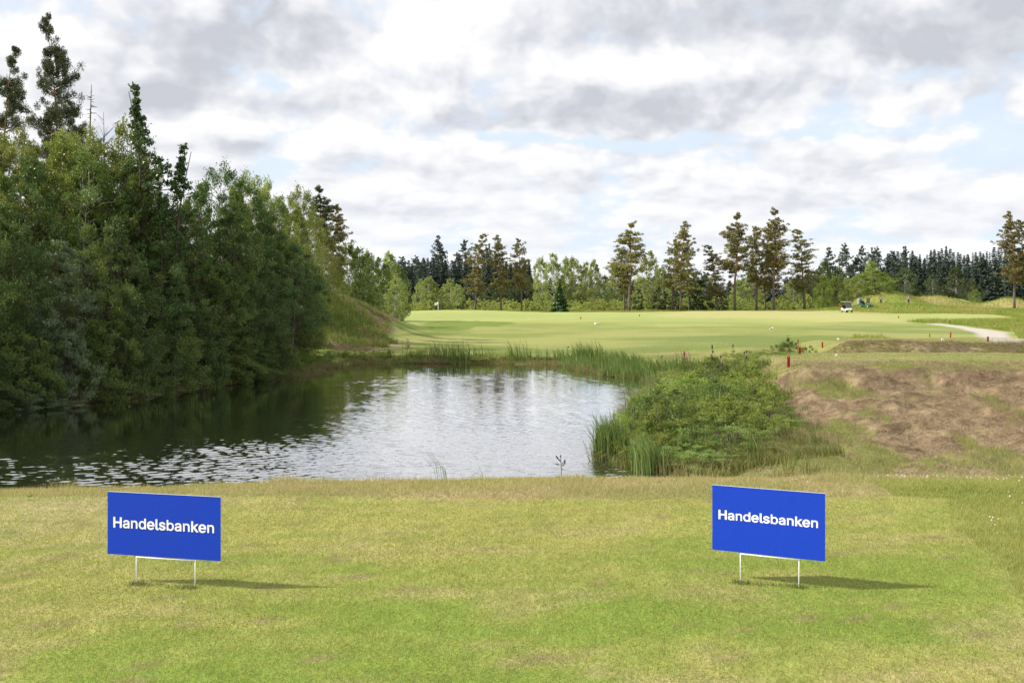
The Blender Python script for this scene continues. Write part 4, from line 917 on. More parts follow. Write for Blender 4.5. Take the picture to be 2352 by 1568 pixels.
for (px, yt, D, w, key, lab) in ((1890, 634, 243, 44, 'roundF', 'bright bushy tree left of the golf carts'), (1916, 638, 246, 52, 'roundF', 'darker bushy tree right behind the bright one'), (1943, 636, 250, 36, 'paleF1', 'slim light tree above the white golf cart'),
                           (1975, 628, 262, 62, 'paleF0', 'pale tree above the green golf cart'), (2000, 597, 272, 66, 'paleF2', 'tall light tree behind the spreading oak'), (2012, 622, 258, 88, 'roundF', 'spreading dark limbed oak behind the players')):
    plant_px(key, px, yt, D, w, leaf=L_lush if key == 'roundF' else L_pale, label=lab, group='trees round the golf carts')
rnd2 = random.Random(3)
for i in range(74):
    px = 925 + i * 7.1 + rnd2.uniform(-3, 3); D = rnd2.uniform(236, 252); 
    if abs(px - 1286) < 14: D = 252
    plant_px('lowF%d' % (i % 3), px, 688 + rnd2.uniform(-6, 6) + (4 if px < 1000 else 0), D, rnd2.uniform(22, 34), label='low young birch in the hedge along the far fairway', cat='shrub', group='young birches hedging the fairway', leaf=L_hedge if i % 4 else L_pale, trunk=False)
for i in range(66):
    px = 1450 + i * 6.9 + rnd2.uniform(-4, 4); D = rnd2.uniform(238, 258)
    if px > 1925: px = rnd2.uniform(1840, 1925)
    plant_px('lowF%d' % (i % 3), px, 690 + rnd2.uniform(-16, 8), D, rnd2.uniform(24, 38), label='young shrub growing between the pine trunks', cat='shrub', group='young shrubs between the pine trunks', leaf=(L_hedge, L_pale, L_lush)[i % 3], trunk=False)
plant_px('ysp', 1286, 650, 222, 44, label='single dark young spruce in front of the hedge', cat='tree')
for (px, yt, w) in ((1520, 656, 34), (1612, 640, 50), (1598, 664, 36), (1467, 662, 24), (1548, 668, 30), (1060, 690, 24), (915, 690, 26), (1660, 672, 30), (880, 668, 30)):
    plant_px('jun', px, yt, 236, w, label='dark juniper among the pale young growth', cat='shrub', group='dark junipers under the pines')

# bushes on the right bank of the pond --------------------------------
GBU = 'bushes on the right bank of the pond'
bl = [(1440, 27.6, 960, 95), (1500, 28.6, 905, 130), (1560, 28, 925, 130), (1450, 30.6, 950, 100), (1640, 27.5, 960, 150), (1720, 27.2, 985, 140), (1560, 32, 895, 160), (1640, 32, 880, 150), (1710, 31.5, 890, 130),
      (1590, 36, 870, 140), (1660, 37, 850, 130), (1720, 36.5, 850, 110), (1540, 35, 895, 130), (1640, 42, 832, 110), (1700, 43, 818, 90), (1600, 44, 858, 90), (1560, 46, 872, 80), (1690, 29, 930, 150), (1600, 29.5, 920, 150), (1500, 31, 930, 120),
      (1590, 25.6, 1012, 130), (1680, 25.6, 1022, 120), (1775, 26, 1010, 110), (1640, 25.2, 1030, 130), (1770, 48, 800, 80), (1805, 50.5, 775, 60), (1835, 50.3, 786, 60), (1730, 47, 812, 80), (1870, 50.5, 798, 40), (1550, 53, 845, 70), (1512, 58.2, 852, 60), (1840, 27.5, 1030, 80), (1530, 26.4, 985, 110), (1470, 26.9, 985, 80), (1620, 26.5, 975, 140), (1740, 25.4, 1030, 120), (1710, 26, 990, 130), (1800, 28.5, 990, 110), (1830, 26, 1045, 90), (1690, 34, 868, 120), (1760, 33, 905, 100), (1600, 39, 862, 120), (1670, 46, 818, 80), (1560, 30, 905, 130), (1780, 30.5, 945, 100), (1660, 28.6, 920, 150)]
for i, (px, D, yt, w) in enumerate(bl):
    lab = {0: 'bush at the water on the tip of the right bank', 20: 'pale low willow at the near edge of the bush clump', 25: 'sparse birch shoot above the lower tee, left of the red stakes', 29: 'small bush at the head of the inlet', 30: 'low round bush at the end of the reed bed'}.get(i)
    yt -= 14 if D > 27 and px < 1760 and i not in (25, 26, 27, 28, 29, 30) else 0
    plant_px('bushN%d' % (1 + i % 2), px, yt, D, w * 1.2, label=lab or 'leafy willow bush in the clump on the right bank', cat='bush', group=GBU if lab else 'willow bushes in the clump on the right bank', leaf=L_bushw if i in (4, 5, 20, 21, 22, 23, 31) else (L_bush, L_birchd, L_bush)[i % 3], sink=.05)
for (px, D, yt, w) in ((960, 74.8, 802, 36), (1110, 74.2, 812, 60), (1180, 74, 815, 50), (880, 75, 800, 50), (820, 74.5, 802, 60), (780, 74.5, 800, 50), (1300, 73, 815, 40), (1250, 73.6, 818, 50)):
    plant_px('bushN1', px, yt, D, w, label='low leafy plant in the margin of the far shore', cat='bush', group='low plants on the far shore', leaf=L_bush)
# ------------------------------------------------------------------ signs
GLY = [[[60,0],[60,509],[125,509],[125,289],[392,289],[392,509],[457,509],[457,0],[392,0],[392,232],[125,232],[125,0]],[[677,-9],[642,-5],[611,5],[585,22],[565,45],[552,73],[547,108],[550,138],[560,161],[575,179],[594,193],[617,203],[642,211],[669,216],[695,220],[726,224],[751,227],[769,230],[782,235],[790,243],[792,255],[792,257],[790,279],[784,297],[772,311],[757,322],[737,329],[713,331],[687,329],[666,322],[648,313],[635,301],[624,288],[617,274],[558,291],[574,322],[595,346],[621,364],[650,375],[680,382],[711,384],[732,383],[756,379],[780,372],[803,360],[823,343],[839,320],[850,290],[854,251],[854,0],[793,0],[793,52],[789,52],[781,38],[769,25],[753,12],[732,1],[707,-6]],[[687,45],[719,49],[745,59],[765,74],[780,93],[789,115],[792,138],[792,190],[787,186],[776,182],[763,179],[748,176],[733,173],[717,171],[703,169],[692,168],[671,164],[651,159],[634,150],[620,139],[612,124],[609,105],[611,87],[619,72],[631,61],[647,52],[666,47]],[[1020,227],[1020,0],[959,0],[959,379],[1018,379],[1018,287],[1009,287],[1030,332],[1058,362],[1093,379],[1133,384],[1170,380],[1201,369],[1227,349],[1247,321],[1259,285],[1263,240],[1263,0],[1202,0],[1202,235],[1196,275],[1179,304],[1152,323],[1116,329],[1090,326],[1067,317],[1047,303],[1032,283],[1023,257]],[[1511,-8],[1466,-2],[1427,16],[1395,45],[1370,84],[1355,133],[1350,189],[1355,245],[1371,293],[1395,332],[1428,361],[1467,378],[1511,384],[1544,381],[1569,373],[1588,360],[1603,346],[1614,331],[1622,319],[1626,319],[1626,509],[1688,509],[1688,0],[1629,0],[1629,59],[1622,59],[1614,46],[1603,31],[1588,17],[1568,4],[1543,-5]],[[1520,47],[1552,51],[1579,65],[1600,86],[1615,115],[1624,150],[1628,189],[1624,229],[1615,263],[1600,291],[1579,312],[1552,325],[1520,330],[1487,325],[1460,311],[1439,290],[1424,261],[1415,227],[1412,189],[1415,151],[1424,117],[1440,88],[1461,66],[1488,51]],[[1952,-8],[1901,-2],[1857,16],[1822,46],[1796,85],[1780,132],[1774,187],[1780,242],[1795,290],[1821,329],[1855,359],[1897,378],[1945,384],[1976,382],[2006,374],[2034,361],[2059,341],[2081,315],[2097,282],[2108,242],[2111,194],[2111,169],[1815,169],[1815,221],[2078,221],[2050,202],[2047,237],[2038,269],[2023,294],[2003,314],[1977,326],[1945,330],[1913,326],[1886,313],[1865,294],[1849,270],[1839,241],[1836,211],[1836,178],[1840,139],[1851,106],[1868,80],[1891,61],[1920,50],[1953,46],[1974,48],[1994,53],[2011,61],[2026,73],[2037,88],[2046,105],[2105,91],[2093,63],[2075,39],[2051,19],[2023,4],[1989,-5]],[[2283,-2],[2245,3],[2218,20],[2202,47],[2197,84],[2197,509],[2258,509],[2258,99],[2259,77],[2264,62],[2274,54],[2290,52],[2298,52],[2304,53],[2309,53],[2314,54],[2325,3],[2316,1],[2306,-1],[2295,-2]],[[2515,-8],[2478,-5],[2445,3],[2418,18],[2395,38],[2379,63],[2369,94],[2427,107],[2438,79],[2457,60],[2483,49],[2515,45],[2550,50],[2578,62],[2595,81],[2601,103],[2598,121],[2587,136],[2570,147],[2545,155],[2482,170],[2437,186],[2405,208],[2386,237],[2380,274],[2385,305],[2398,332],[2420,354],[2448,370],[2482,381],[2520,384],[2556,381],[2587,372],[2612,358],[2632,339],[2647,316],[2657,290],[2601,277],[2591,298],[2576,316],[2553,328],[2521,333],[2489,329],[2464,317],[2447,299],[2442,277],[2446,258],[2457,243],[2477,232],[2505,223],[2563,209],[2608,194],[2639,171],[2658,142],[2664,107],[2660,75],[2646,47],[2623,24],[2593,6],[2557,-5]],[[2928,-8],[2896,-5],[2871,4],[2851,17],[2836,31],[2825,46],[2816,59],[2810,59],[2810,0],[2751,0],[2751,509],[2812,509],[2812,319],[2816,319],[2825,331],[2836,346],[2850,360],[2870,373],[2895,381],[2927,384],[2972,378],[3011,361],[3043,332],[3068,293],[3083,245],[3088,189],[3083,133],[3068,84],[3044,45],[3011,16],[2972,-2]],[[2918,47],[2951,51],[2978,66],[2999,88],[3014,117],[3023,151],[3026,189],[3023,227],[3014,261],[2999,290],[2978,311],[2951,325],[2918,330],[2886,325],[2859,312],[2838,291],[2823,263],[2814,229],[2811,189],[2814,150],[2823,115],[2839,86],[2860,65],[2887,51]],[[3282,-9],[3248,-5],[3217,5],[3191,22],[3170,45],[3157,73],[3153,108],[3156,138],[3166,161],[3181,179],[3200,193],[3223,203],[3248,211],[3274,216],[3301,220],[3332,224],[3356,227],[3375,230],[3388,235],[3396,243],[3398,255],[3398,257],[3396,279],[3389,297],[3378,311],[3362,322],[3342,329],[3318,331],[3293,329],[3272,322],[3254,313],[3240,301],[3230,288],[3223,274],[3164,291],[3180,322],[3201,346],[3227,364],[3256,375],[3286,382],[3316,384],[3338,383],[3362,379],[3386,372],[3408,360],[3429,343],[3445,320],[3456,290],[3459,251],[3459,0],[3399,0],[3399,52],[3395,52],[3387,38],[3375,25],[3358,12],[3338,1],[3313,-6]],[[3293,45],[3324,49],[3350,59],[3371,74],[3386,93],[3395,115],[3398,138],[3398,190],[3392,186],[3382,182],[3369,179],[3354,176],[3338,173],[3323,171],[3309,169],[3298,168],[3277,164],[3257,159],[3240,150],[3226,139],[3217,124],[3214,105],[3217,87],[3224,72],[3236,61],[3252,52],[3271,47]],[[3625,227],[3625,0],[3564,0],[3564,379],[3623,379],[3624,287],[3614,287],[3635,332],[3664,362],[3699,379],[3739,384],[3775,380],[3807,369],[3833,349],[3852,321],[3865,285],[3869,240],[3869,0],[3808,0],[3808,235],[3802,275],[3785,304],[3757,323],[3722,329],[3696,326],[3673,317],[3653,303],[3638,283],[3629,257]],[[4031,137],[4031,212],[4042,212],[4206,379],[4282,379],[4105,199],[4099,199]],[[3974,0],[3974,509],[4035,509],[4035,0]],[[4215,0],[4069,186],[4113,229],[4294,0]],[[4514,-8],[4463,-2],[4419,16],[4384,46],[4358,85],[4342,132],[4336,187],[4342,242],[4357,290],[4383,329],[4417,359],[4459,378],[4507,384],[4538,382],[4568,374],[4596,361],[4621,341],[4643,315],[4659,282],[4670,242],[4673,194],[4673,169],[4377,169],[4377,221],[4640,221],[4612,202],[4609,237],[4600,269],[4585,294],[4565,314],[4539,326],[4507,330],[4475,326],[4448,313],[4427,294],[4411,270],[4401,241],[4398,211],[4398,178],[4402,139],[4413,106],[4430,80],[4453,61],[4482,50],[4515,46],[4536,48],[4556,53],[4573,61],[4588,73],[4599,88],[4608,105],[4667,91],[4655,63],[4637,39],[4613,19],[4585,4],[4551,-5]],[[4820,227],[4820,0],[4759,0],[4759,379],[4818,379],[4818,287],[4808,287],[4830,332],[4858,362],[4893,379],[4933,384],[4970,380],[5001,369],[5027,349],[5047,321],[5059,285],[5063,240],[5063,0],[5002,0],[5002,235],[4996,275],[4979,304],[4952,323],[4916,329],[4890,326],[4867,317],[4847,303],[4832,283],[4823,257]]]
def lettering(parent, w, zc, m):
    """white sans serif word, w wide, centred at height zc on the face y=-0.0035"""
    L = [np.array(l, float) / 1000 for l in GLY]
    def area(l): return .5 * np.sum(l[:, 0] * np.roll(l[:, 1], -1) - np.roll(l[:, 0], -1) * l[:, 1])
    def bb(l): return l[:, 0].min(), l[:, 0].max(), l[:, 1].min(), l[:, 1].max()
    outs, hol = [], []; E_OUT = set()
    for i, l in enumerate(L):
        b = bb(l)
        inside = any(j != i and bb(k)[0] < b[0] and bb(k)[1] > b[1] and bb(k)[2] < b[2] and bb(k)[3] > b[3] for j, k in enumerate(L))
        (hol if inside else outs).append(l)
        if len(l) and i in (6, 17): E_OUT.add(len(outs) - 1)
    def offset(l, d):
        if area(l) < 0: l = l[::-1]
        keep = np.linalg.norm(l - np.roll(l, 1, 0), axis=1) > .002; l = l[keep]
        a = l - np.roll(l, 1, 0); b = np.roll(l, -1, 0) - l
        a /= np.linalg.norm(a, axis=1)[:, None]; b /= np.linalg.norm(b, axis=1)[:, None]
        na = np.stack([a[:, 1], -a[:, 0]], 1); nb = np.stack([b[:, 1], -b[:, 0]], 1)
        n = na + nb; q = (n * n).sum(1); q = np.maximum(q, .9); n = n / q[:, None] * 2
        return l + n * d
    es = [bb(o) for o in outs if len(o) == max(len(q) for q in outs) and False]
    V = []; F = []; nv = 0; K = 1.15; al = np.vstack(outs); s = w / ((np.ptp(al[:, 0])) * K); x0 = (al[:, 0].min() + al[:, 0].max()) / 2; z0 = .25
    for i, o in enumerate(outs):
        b = bb(o)
        if i in E_OUT:                                  # the letter e: an open ring and its bar
            cx, cz = (b[0] + b[1]) / 2, (b[2] + b[3]) / 2; ra, rb = (b[1] - b[0]) / 2 + .024, (b[3] - b[2]) / 2 + .024; ta, tb = .104, .088
            an = np.linspace(math.radians(-3), math.radians(332), 42); sq = lambda v: np.sign(v) * np.abs(v) ** .93
            po = np.stack([cx + ra * sq(np.cos(an)), cz + rb * sq(np.sin(an))], 1); pi = np.stack([cx + (ra - ta) * sq(np.cos(an)), cz + (rb - tb) * sq(np.sin(an))], 1)
            po[-1, 1] = cz - .095; pi[-1] = [cx + ra - ta - .015, cz - .085]; po[0, 1] = pi[0, 1] = cz - .036
            P = np.vstack([po, pi, [[cx - ra + .05, cz - .036], [cx + ra - .02, cz - .036], [cx + ra - .02, cz + .042], [cx - ra + .05, cz + .042]]])
            T_ = [(k, k + 1, 42 + k) for k in range(41)] + [(k + 1, 43 + k, 42 + k) for k in range(41)] + [(84, 85, 86), (84, 86, 87)]
            yy = np.full(len(P), -.0042); yy[84:] -= .0002
            V.append(np.stack([(P[:, 0] - x0) * K * s, yy, (P[:, 1] - z0) * s + zc], 1)); F.append(np.array(T_) + nv); nv += len(P); continue
        best = None
        for of in (.019, .0195, .018, .0205, .017, .022, .015, .012):   # take the first weight that fills without a fault
            grp = [offset(o, of)] + [offset(h, -of * .85) for h in hol if b[0] < h[:, 0].mean() < b[1]]
            tri = tessellate_polygon([[Vector((p[0], p[1], 0)) for p in g] for g in grp]); P = np.vstack(grp)
            ta_ = sum(abs(np.linalg.det(np.array([P[t[1]] - P[t[0]], P[t[2]] - P[t[0]]]))) / 2 for t in tri); want = abs(area(grp[0])) - sum(abs(area(g)) for g in grp[1:])
            er = abs(ta_ - want) / want
            if best is None or er < best[0] - .004: best = (er, grp, tri)
        grp, tri = best[1], best[2]
        P = np.vstack(grp); V.append(np.stack([(P[:, 0] - x0) * K * s, np.full(len(P), -.0042 - .00015 * (i % 3)), (P[:, 1] - z0) * s + zc], 1))
        F.append(np.array(tri) + nv); nv += len(P)
    F = np.vstack(F); V = np.vstack(V)
    # face the viewer
    a, b_, c_ = V[F[:, 0]], V[F[:, 1]], V[F[:, 2]]; fl = np.cross(b_ - a, c_ - a)[:, 1] > 0; F[fl] = F[fl][:, ::-1]
    return mk('lettering', V, F, m, parent)
M_blue = mat('blue_print', (.010, .052, .52), .45, .2, noise=.05, nscale=60, bump=.05, bscale=90)
M_let = mat('white_print', (.90, .92, .96), .5, .3)
M_core = mat('corrugated_plastic', (.72, .72, .66), .6, .3)
M_wire = mat('white_painted_wire', (.82, .83, .86), .35, .5)
def sign(tl, tr, br, bl, D, yaw, W, Hh, legs, zoff, label, tw, tz, roll=0.):
    cx = sum(p[0] for p in (tl, tr, br, bl)) / 4; cy = sum(p[1] for p in (tl, tr, br, bl)) / 4
    x = X(cx, D); zc = Zp(cy, D); e = empty('yard_sign', (x, D, Hs(x, D)), yaw); e.rotation_euler = (0, roll, yaw); tag(e, label, 'sign', 'blue yard signs on the tee'); z = zc - e.location.z
    # corrugated board: two skins with ribs between, flutes open at the lower edge
    m = MB(); t = .0042; n = 90; xs = np.linspace(-W / 2, W / 2, n + 1)
    zb = z - Hh / 2 + .0016 * (np.arange(n + 1) % 2); top = z + Hh / 2
    V = []; F = []
    for y in (-t / 2 - .0004, -t / 2, t / 2, t / 2 + .0004):
        for i in range(n + 1): V += [(xs[i], y, zb[i]), (xs[i], y, top)]
    k = 2 * (n + 1)
    for a, b in ((0, 1), (2, 3)):
        for i in range(n):
            o = 2 * i
            F.append((a * k + o, a * k + o + 2, a * k + o + 3, a * k + o + 1)); F.append((b * k + o, b * k + o + 1, b * k + o + 3, b * k + o + 2))
            F.append((a * k + o + 1, a * k + o + 3, b * k + o + 3, b * k + o + 1)); F.append((a * k + o, b * k + o, b * k + o + 2, a * k + o + 2))
        for o in (0, 2 * n): F.append((a * k + o, a * k + o + 1, b * k + o + 1, b * k + o))
    face = mk('panel', V, np.array(F), M_blue, e)
    m = MB(); m.box((0, 0, z), (W - .001, t - .0006, Hh - .001)); 
    m.box((0, 0, top + .0008), (W, t + .0004, .0016)); m.build('board_core', M_core, face)
    lettering(face, tw * W, z + Hh * tz, M_let)
    (l0, l1) = legs; r = .0032
    x0, x1 = l0 * W, l1 * W; zb_ = z - Hh / 2 - .006
    for xx in (x0, x1):
        m = MB(); m.tube([(xx + .004 * (1 if xx > 0 else -1) * -1, .004, -.12), (xx, .004, zb_ * .5), (xx, .004, zb_ + .02)], r, 8); m.build('leg', M_wire, e, smooth=True)
    m = MB(); m.tube([(x0, .0, zb_ - .001), (0, .001, zb_ - .002), (x1, 0, zb_ - .001)], r, 8); m.build('crossbar', M_wire, e, smooth=True)
    return e
sign((245, 1127), (504, 1142), (505, 1287), (248, 1272), 6.75, math.radians(-15.4), .76, .3746, (-.245, .275), 0, 'blue sign with white lettering on wire legs, left one on the tee', .885, .015, 0)
sign((1627, 1110), (1897, 1135), (1898, 1287), (1629, 1263), 6.74, math.radians(-28.5), .677, .392, (-.245, .275), 0, 'blue sign with white lettering on wire legs, right one on the tee', .877, .055, 0)
def sign_tufts():
    rg = np.random.default_rng(8); parts = []
    for (a, b) in (((300, 1340), (455, 1350)), ((1683, 1338), (1850, 1350))):
        n = 900; t = rg.random(n); w_ = np.where(np.minimum(abs(t - .1), abs(t - .92)) < .14, 1, .28); k = rg.random(n) < w_; t = t[k]; n = len(t)
        p0 = gp(*a); p1 = gp(*b); x = p0[0] + (p1[0] - p0[0]) * t + rg.normal(0, .012, n); y = p0[1] + (p1[1] - p0[1]) * t + rg.normal(0, .025, n) - .01
        parts.append((blades(on(x, y), rg.uniform(.015, .042, n), .0035, rg.uniform(.2, 1.3, n), rg.uniform(0, 6.28, n), rg, False), rg.random(n)))
    stuff('grass_tufts', parts, leafmat('darker_turf', (.07, .11, .03), (.24, .24, .09), .3), 'longer darker grass round the feet of the signs')
sign_tufts()

# ------------------------------------------------------------------ stakes and markers
M_red = mat('red_paint', (.27, .012, .015), .5, .3, noise=.25, nscale=20)
M_redc = mat('red_stake_top', (.50, .10, .09), .6, .3)
M_wht = mat('white_paint', (.80, .80, .78), .45, .4)
def stake(px, ytop, ybase, label, w=None, D=None, tilt=0.):
    a = (X(px, D), D) if D else gp(px, ybase); z = Hs(*a); zt = Zp(ytop, a[1]); h = max(.25, zt - z); w = w or .05
    e = tag(empty('stake', (a[0], a[1], z), random.uniform(-.3, .3)), label, 'stake', 'red hazard stakes'); e.rotation_euler[1] = tilt
    m = MB(); m.box((0, 0, h / 2 - .1), (w, w, h + .2), .006); m.build('post', M_red, e)
    m = MB(); m.box((0, 0, h + .004), (w * .9, w * .9, .008), .002); m.build('cap', M_redc, e)
    if h > .3:
        m = MB(); m.box((0, -w / 2 - .002, h * .9), (w * .35, .003, .03)); m.build('label_plate', M_wht, e)
for a in ((1811, 817, 843.5, 'nearest red stake at the corner of the lower tee', .085), (1836.8, 797, 813, 'red stake behind the nearest one, half hidden by a bush', .085), (1889, 785.3, 799.5, 'red stake right of the bush at the end of the upper tee bank', .075),
          (1833, 778, 788.5, 'small red stake far behind the two nearest ones', .075), (2135.5, 764.8, 774, 'red stake on the upper tee, left of the leaning one', .07), (2183, 762.7, 776, 'leaning red stake on the right part of the upper tee', .085, .06),
          (2269, 776, 786, 'short dark red stake at the near end of the cart path', .07), (2283.7, 740, 749, 'thin red stake in the meadow beyond the cart path bend', .10), (2181, 736, 743, 'thin red stake in the meadow above the cart path', .10), (2064, 727.5, 730, 'tiny red stake far off in the meadow', .12),
          (1571.7, 805.8, 829, 'red stake behind the reed bed in the middle of the photo', .09), (1052.8, 792, 808, 'red stake in the reeds of the far shore', .08), (1334, 727.6, 733, 'faint red stake on the far fairway edge', .12), (1469, 722, 726.5, 'tiny orange red stake before the pines', .12)):
    stake(*a[:4], w=a[4], tilt=a[5] if len(a) > 5 else 0.)
def marker(px, py, w, h, label):
    a = gp(px, py); s = a[1] / FP
    e = tag(empty('tee_marker', (a[0], a[1], Hs(*a)), random.uniform(-.4, .4)), label, 'tee marker', 'white tee markers')
    m = MB(); m.box((0, 0, h * s / 2), (w * s, w * s * .6, h * s), .01 * s * 10); m.build('block', M_wht, e)
    m = MB(); m.tube([(0, 0, -.1), (0, 0, .03)], .02, 6); m.build('spike', M_wire, e)
marker(1922, 818, 4.5, 5, 'white tee marker on the lower tee near the red stakes'); marker(1925, 780.5, 5, 3.5, 'white tee marker at the left of the upper tee'); marker(2165, 781.5, 5, 4, 'white tee marker near the right stakes of the upper tee'); marker(1370.8, 745.5, 9, 4.5, 'white marker block lying on the far fairway')
# golf flag
def flag():
    D = 212; x = X(1006.3, D); z = Hs(x, D); e = tag(empty('golf_flag', (x, D, z)), 'white flag on a thin pole standing on the far green', 'flag')
    h = Zp(693, D) - z; m = MB(); m.tube([(0, 0, -.2), (0, 0, h)], .05, 6); m.build('pole', M_wht, e)
    V = []; n = 8
    for i in range(n + 1):
        u = i / n; V += [(-u * .62, .07 * math.sin(u * 6), h - .02 - .22 * u), (-u * .62, .07 * math.sin(u * 6) + .02, h - .52 - .16 * u)]
    F = [(2 * i, 2 * i + 2, 2 * i + 3, 2 * i + 1) for i in range(n)]; o = mk('flag_cloth', V, np.array(F), mat('flag_cloth', (.82, .82, .86), .7), e); s = o.modifiers.new('t', 'SOLIDIFY'); s.thickness = .012
flag()
# gull
def skin(name, P, E, R, m, parent=None, root=0, sub=2):
    me = bpy.data.meshes.new(name); me.from_pydata([tuple(p) for p in P], E, []); o = bpy.data.objects.new(name, me); col.objects.link(o); me.materials.append(m)
    s = o.modifiers.new('skin', 'SKIN'); s.use_smooth_shade = True
    for i, r in enumerate(R): me.skin_vertices[0].data[i].radius = (r, r) if not isinstance(r, tuple) else r
    for i in range(len(P)): me.skin_vertices[0].data[i].use_root = (i == root)
    if sub: q = o.modifiers.new('sub', 'SUBSURF'); q.levels = sub; q.render_levels = sub
    if parent: o.parent = parent
    return o
def gull():
    a = gp(1772, 762); k = 1.25; e = tag(empty('gull', (a[0], a[1], Hs(*a)), .5), 'white gull with a dark head standing on the fairway', 'bird'); e.scale = (k, k, k)
    skin('body', [(-.20, 0, .16), (-.08, 0, .19), (.06, 0, .21), (.12, 0, .27), (.14, 0, .33), (.20, 0, .325), (.0, .04, .15), (.01, .04, .01), (.0, -.04, .15), (.01, -.04, .01)],
         [(0, 1), (1, 2), (2, 3), (3, 4), (4, 5), (2, 6), (6, 7), (2, 8), (8, 9)], [.02, .055, .06, .035, .036, .008, .012, .006, .012, .006], M_wht, e, 1)
    m = MB(); m.box((-.06, .055, .21), (.24, .02, .07), .009); m.box((-.06, -.055, .21), (.24, .02, .07), .009); m.build('wing', mat('grey_feathers', (.35, .37, .40), .7), e)
    skin('hood', [(.12, 0, .325), (.155, 0, .335)], [(0, 1)], [.038, .038], mat('dark_feathers', (.03, .025, .025), .6), e, 0)
gull()

# ------------------------------------------------------------------ players
M_skin = mat('skin', (.52, .32, .23), .55); M_navy = mat('navy_trousers', (.022, .022, .045), .8); M_azure = mat('bright_blue_jacket', (.03, .20, .62), .7); M_viol = mat('violet_blue_shirt', (.10, .12, .38), .75)
M_shoe = mat('white_shoes', (.7, .7, .68), .5); M_hair = mat('grey_hair', (.45, .43, .40), .8); M_cap = mat('pale_cap', (.62, .72, .85), .7); M_dark = mat('dark_vinyl', (.025, .025, .028), .5)
def person(px, D, rz, pose, shirt, cap, label, face_dir=1):
    x = X(px, D); e = tag(empty('person', (x, D, Hs(x, D)), rz), label, 'person', 'players on the raised tee')
    J = dict(pelvis=(0, 0, .94), waist=(0, 0, 1.08), chest=(.02, 0, 1.30), neck=(.03, 0, 1.47), head=(.05, 0, 1.60), crown=(.05, 0, 1.70),
             hipL=(0, .09, .90), kneeL=(.04, .10, .50), ankL=(0, .10, .09), toeL=(.17, .11, .04), hipR=(0, -.09, .90), kneeR=(.03, -.10, .50), ankR=(-.02, -.10, .09), toeR=(.15, -.11, .04),
             shL=(.02, .18, 1.40), elL=(.0, .24, 1.13), wrL=(.10, .22, .90), haL=(.13, .21, .84), shR=(.02, -.18, 1.40), elR=(.0, -.24, 1.13), wrR=(.10, -.22, .90), haR=(.13, -.21, .84))
    J.update(pose); N = list(J); I = {n: i for i, n in enumerate(N)}
    R = dict(pelvis=(.15, .11), waist=(.14, .10), chest=(.17, .11), neck=.055, head=(.085, .095), crown=(.06, .07), hipL=.085, kneeL=.058, ankL=.042, toeL=.035, shL=.055, elL=.042, wrL=.03, haL=.035)
    R.update({k[:-1] + 'R': v for k, v in list(R.items()) if k.endswith('L')})
    E = [('pelvis', 'waist'), ('waist', 'chest'), ('chest', 'neck'), ('neck', 'head'), ('head', 'crown')] + [(a + s, b + s) for s in 'LR' for a, b in (('hip', 'knee'), ('knee', 'ank'), ('ank', 'toe'), ('sh', 'el'), ('el', 'wr'), ('wr', 'ha'))]
    E += [('pelvis', 'hipL'), ('pelvis', 'hipR'), ('chest', 'shL'), ('chest', 'shR')]
    # fingers and thumbs: short chains rooted in each hand; nose and ears on the head
    P = [J[n] for n in N]; RR = [R.get(n, .04) for n in N]; EE = [(I[a], I[b]) for a, b in E]
    for s in 'LR':
        h = np.array(J['ha' + s]); w = np.array(J['wr' + s]); d = h - w; d = d / (np.linalg.norm(d) + 1e-9); sgn = 1 if s == 'L' else -1
        for f in range(5):
            off = np.array([(-.03 + .02 * f), 0, 0]) if f < 4 else np.array([.045, 0, .02]); L = (.055, .07, .075, .065, .05)[f]
            a = h + off * .6 + d * .02; b = a + d * L * .6 + np.array([0, -sgn * .01, 0]); c = b + d * L * .4 + np.array([0, -sgn * .02, 0])
            i0 = len(P); P += [a, b, c]; RR += [.010, .009, .007]; EE += [(I['ha' + s], i0), (i0, i0 + 1), (i0 + 1, i0 + 2)]
    hd = np.array(J['head']); i0 = len(P); P += [hd + np.array([.10, 0, 0]), hd + np.array([0, .09, 0]), hd + np.array([0, -.09, 0])]; RR += [.014, .018, .018]; EE += [(I['head'], i0), (I['head'], i0 + 1), (I['head'], i0 + 2)]
    skin('body', P, EE, RR, M_skin, e, 0)
    def sub(name, names, m, grow, cut=None):
        ids = {n: k for k, n in enumerate(names)}; pe = [(ids[a], ids[b]) for a, b in E if a in ids and b in ids]
        rr = [tuple(v + grow for v in R[n]) if isinstance(R[n], tuple) else R[n] + grow for n in names]
        return skin(name, [J[n] for n in names], pe, rr, m, e, 0)
    sub('shirt', ['waist', 'chest', 'shL', 'elL', 'wrL', 'shR', 'elR', 'wrR'], shirt, .022)
    sub('trousers', ['pelvis', 'hipL', 'kneeL', 'ankL', 'hipR', 'kneeR', 'ankR', 'waist'], M_navy, .018)
    for s in 'LR':
        a = np.array(J['ank' + s]); b = np.array(J['toe' + s]); skin('shoe', [a * [1, 1, 0] + [-.03, 0, .05], b * [1, 1, 0] + [0, 0, .045]], [(0, 1)], [.045, .04], M_shoe, e, 0)
    h = np.array(J['head']); skin('cap' if cap else 'hair', [h + [-.03, 0, .05], h + [.02, 0, .085]], [(0, 1)], [.095, .088], M_cap if cap else M_hair, e, 0)
    if cap: m = MB(); m.box(tuple(h + [.13, 0, .05]), (.10, .13, .012), .005); m.build('cap_peak', M_cap, e)
    m = MB(); [m.box(tuple(h + [.088, q, .015]), (.012, .022, .012), .004) for q in (-.035, .035)]; m.build('eyes', M_dark, e)
    m = MB(); m.box(tuple(h + [.088, 0, -.05]), (.012, .05, .010), .004); m.build('mouth', mat('lips', (.35, .12, .10), .5), e)
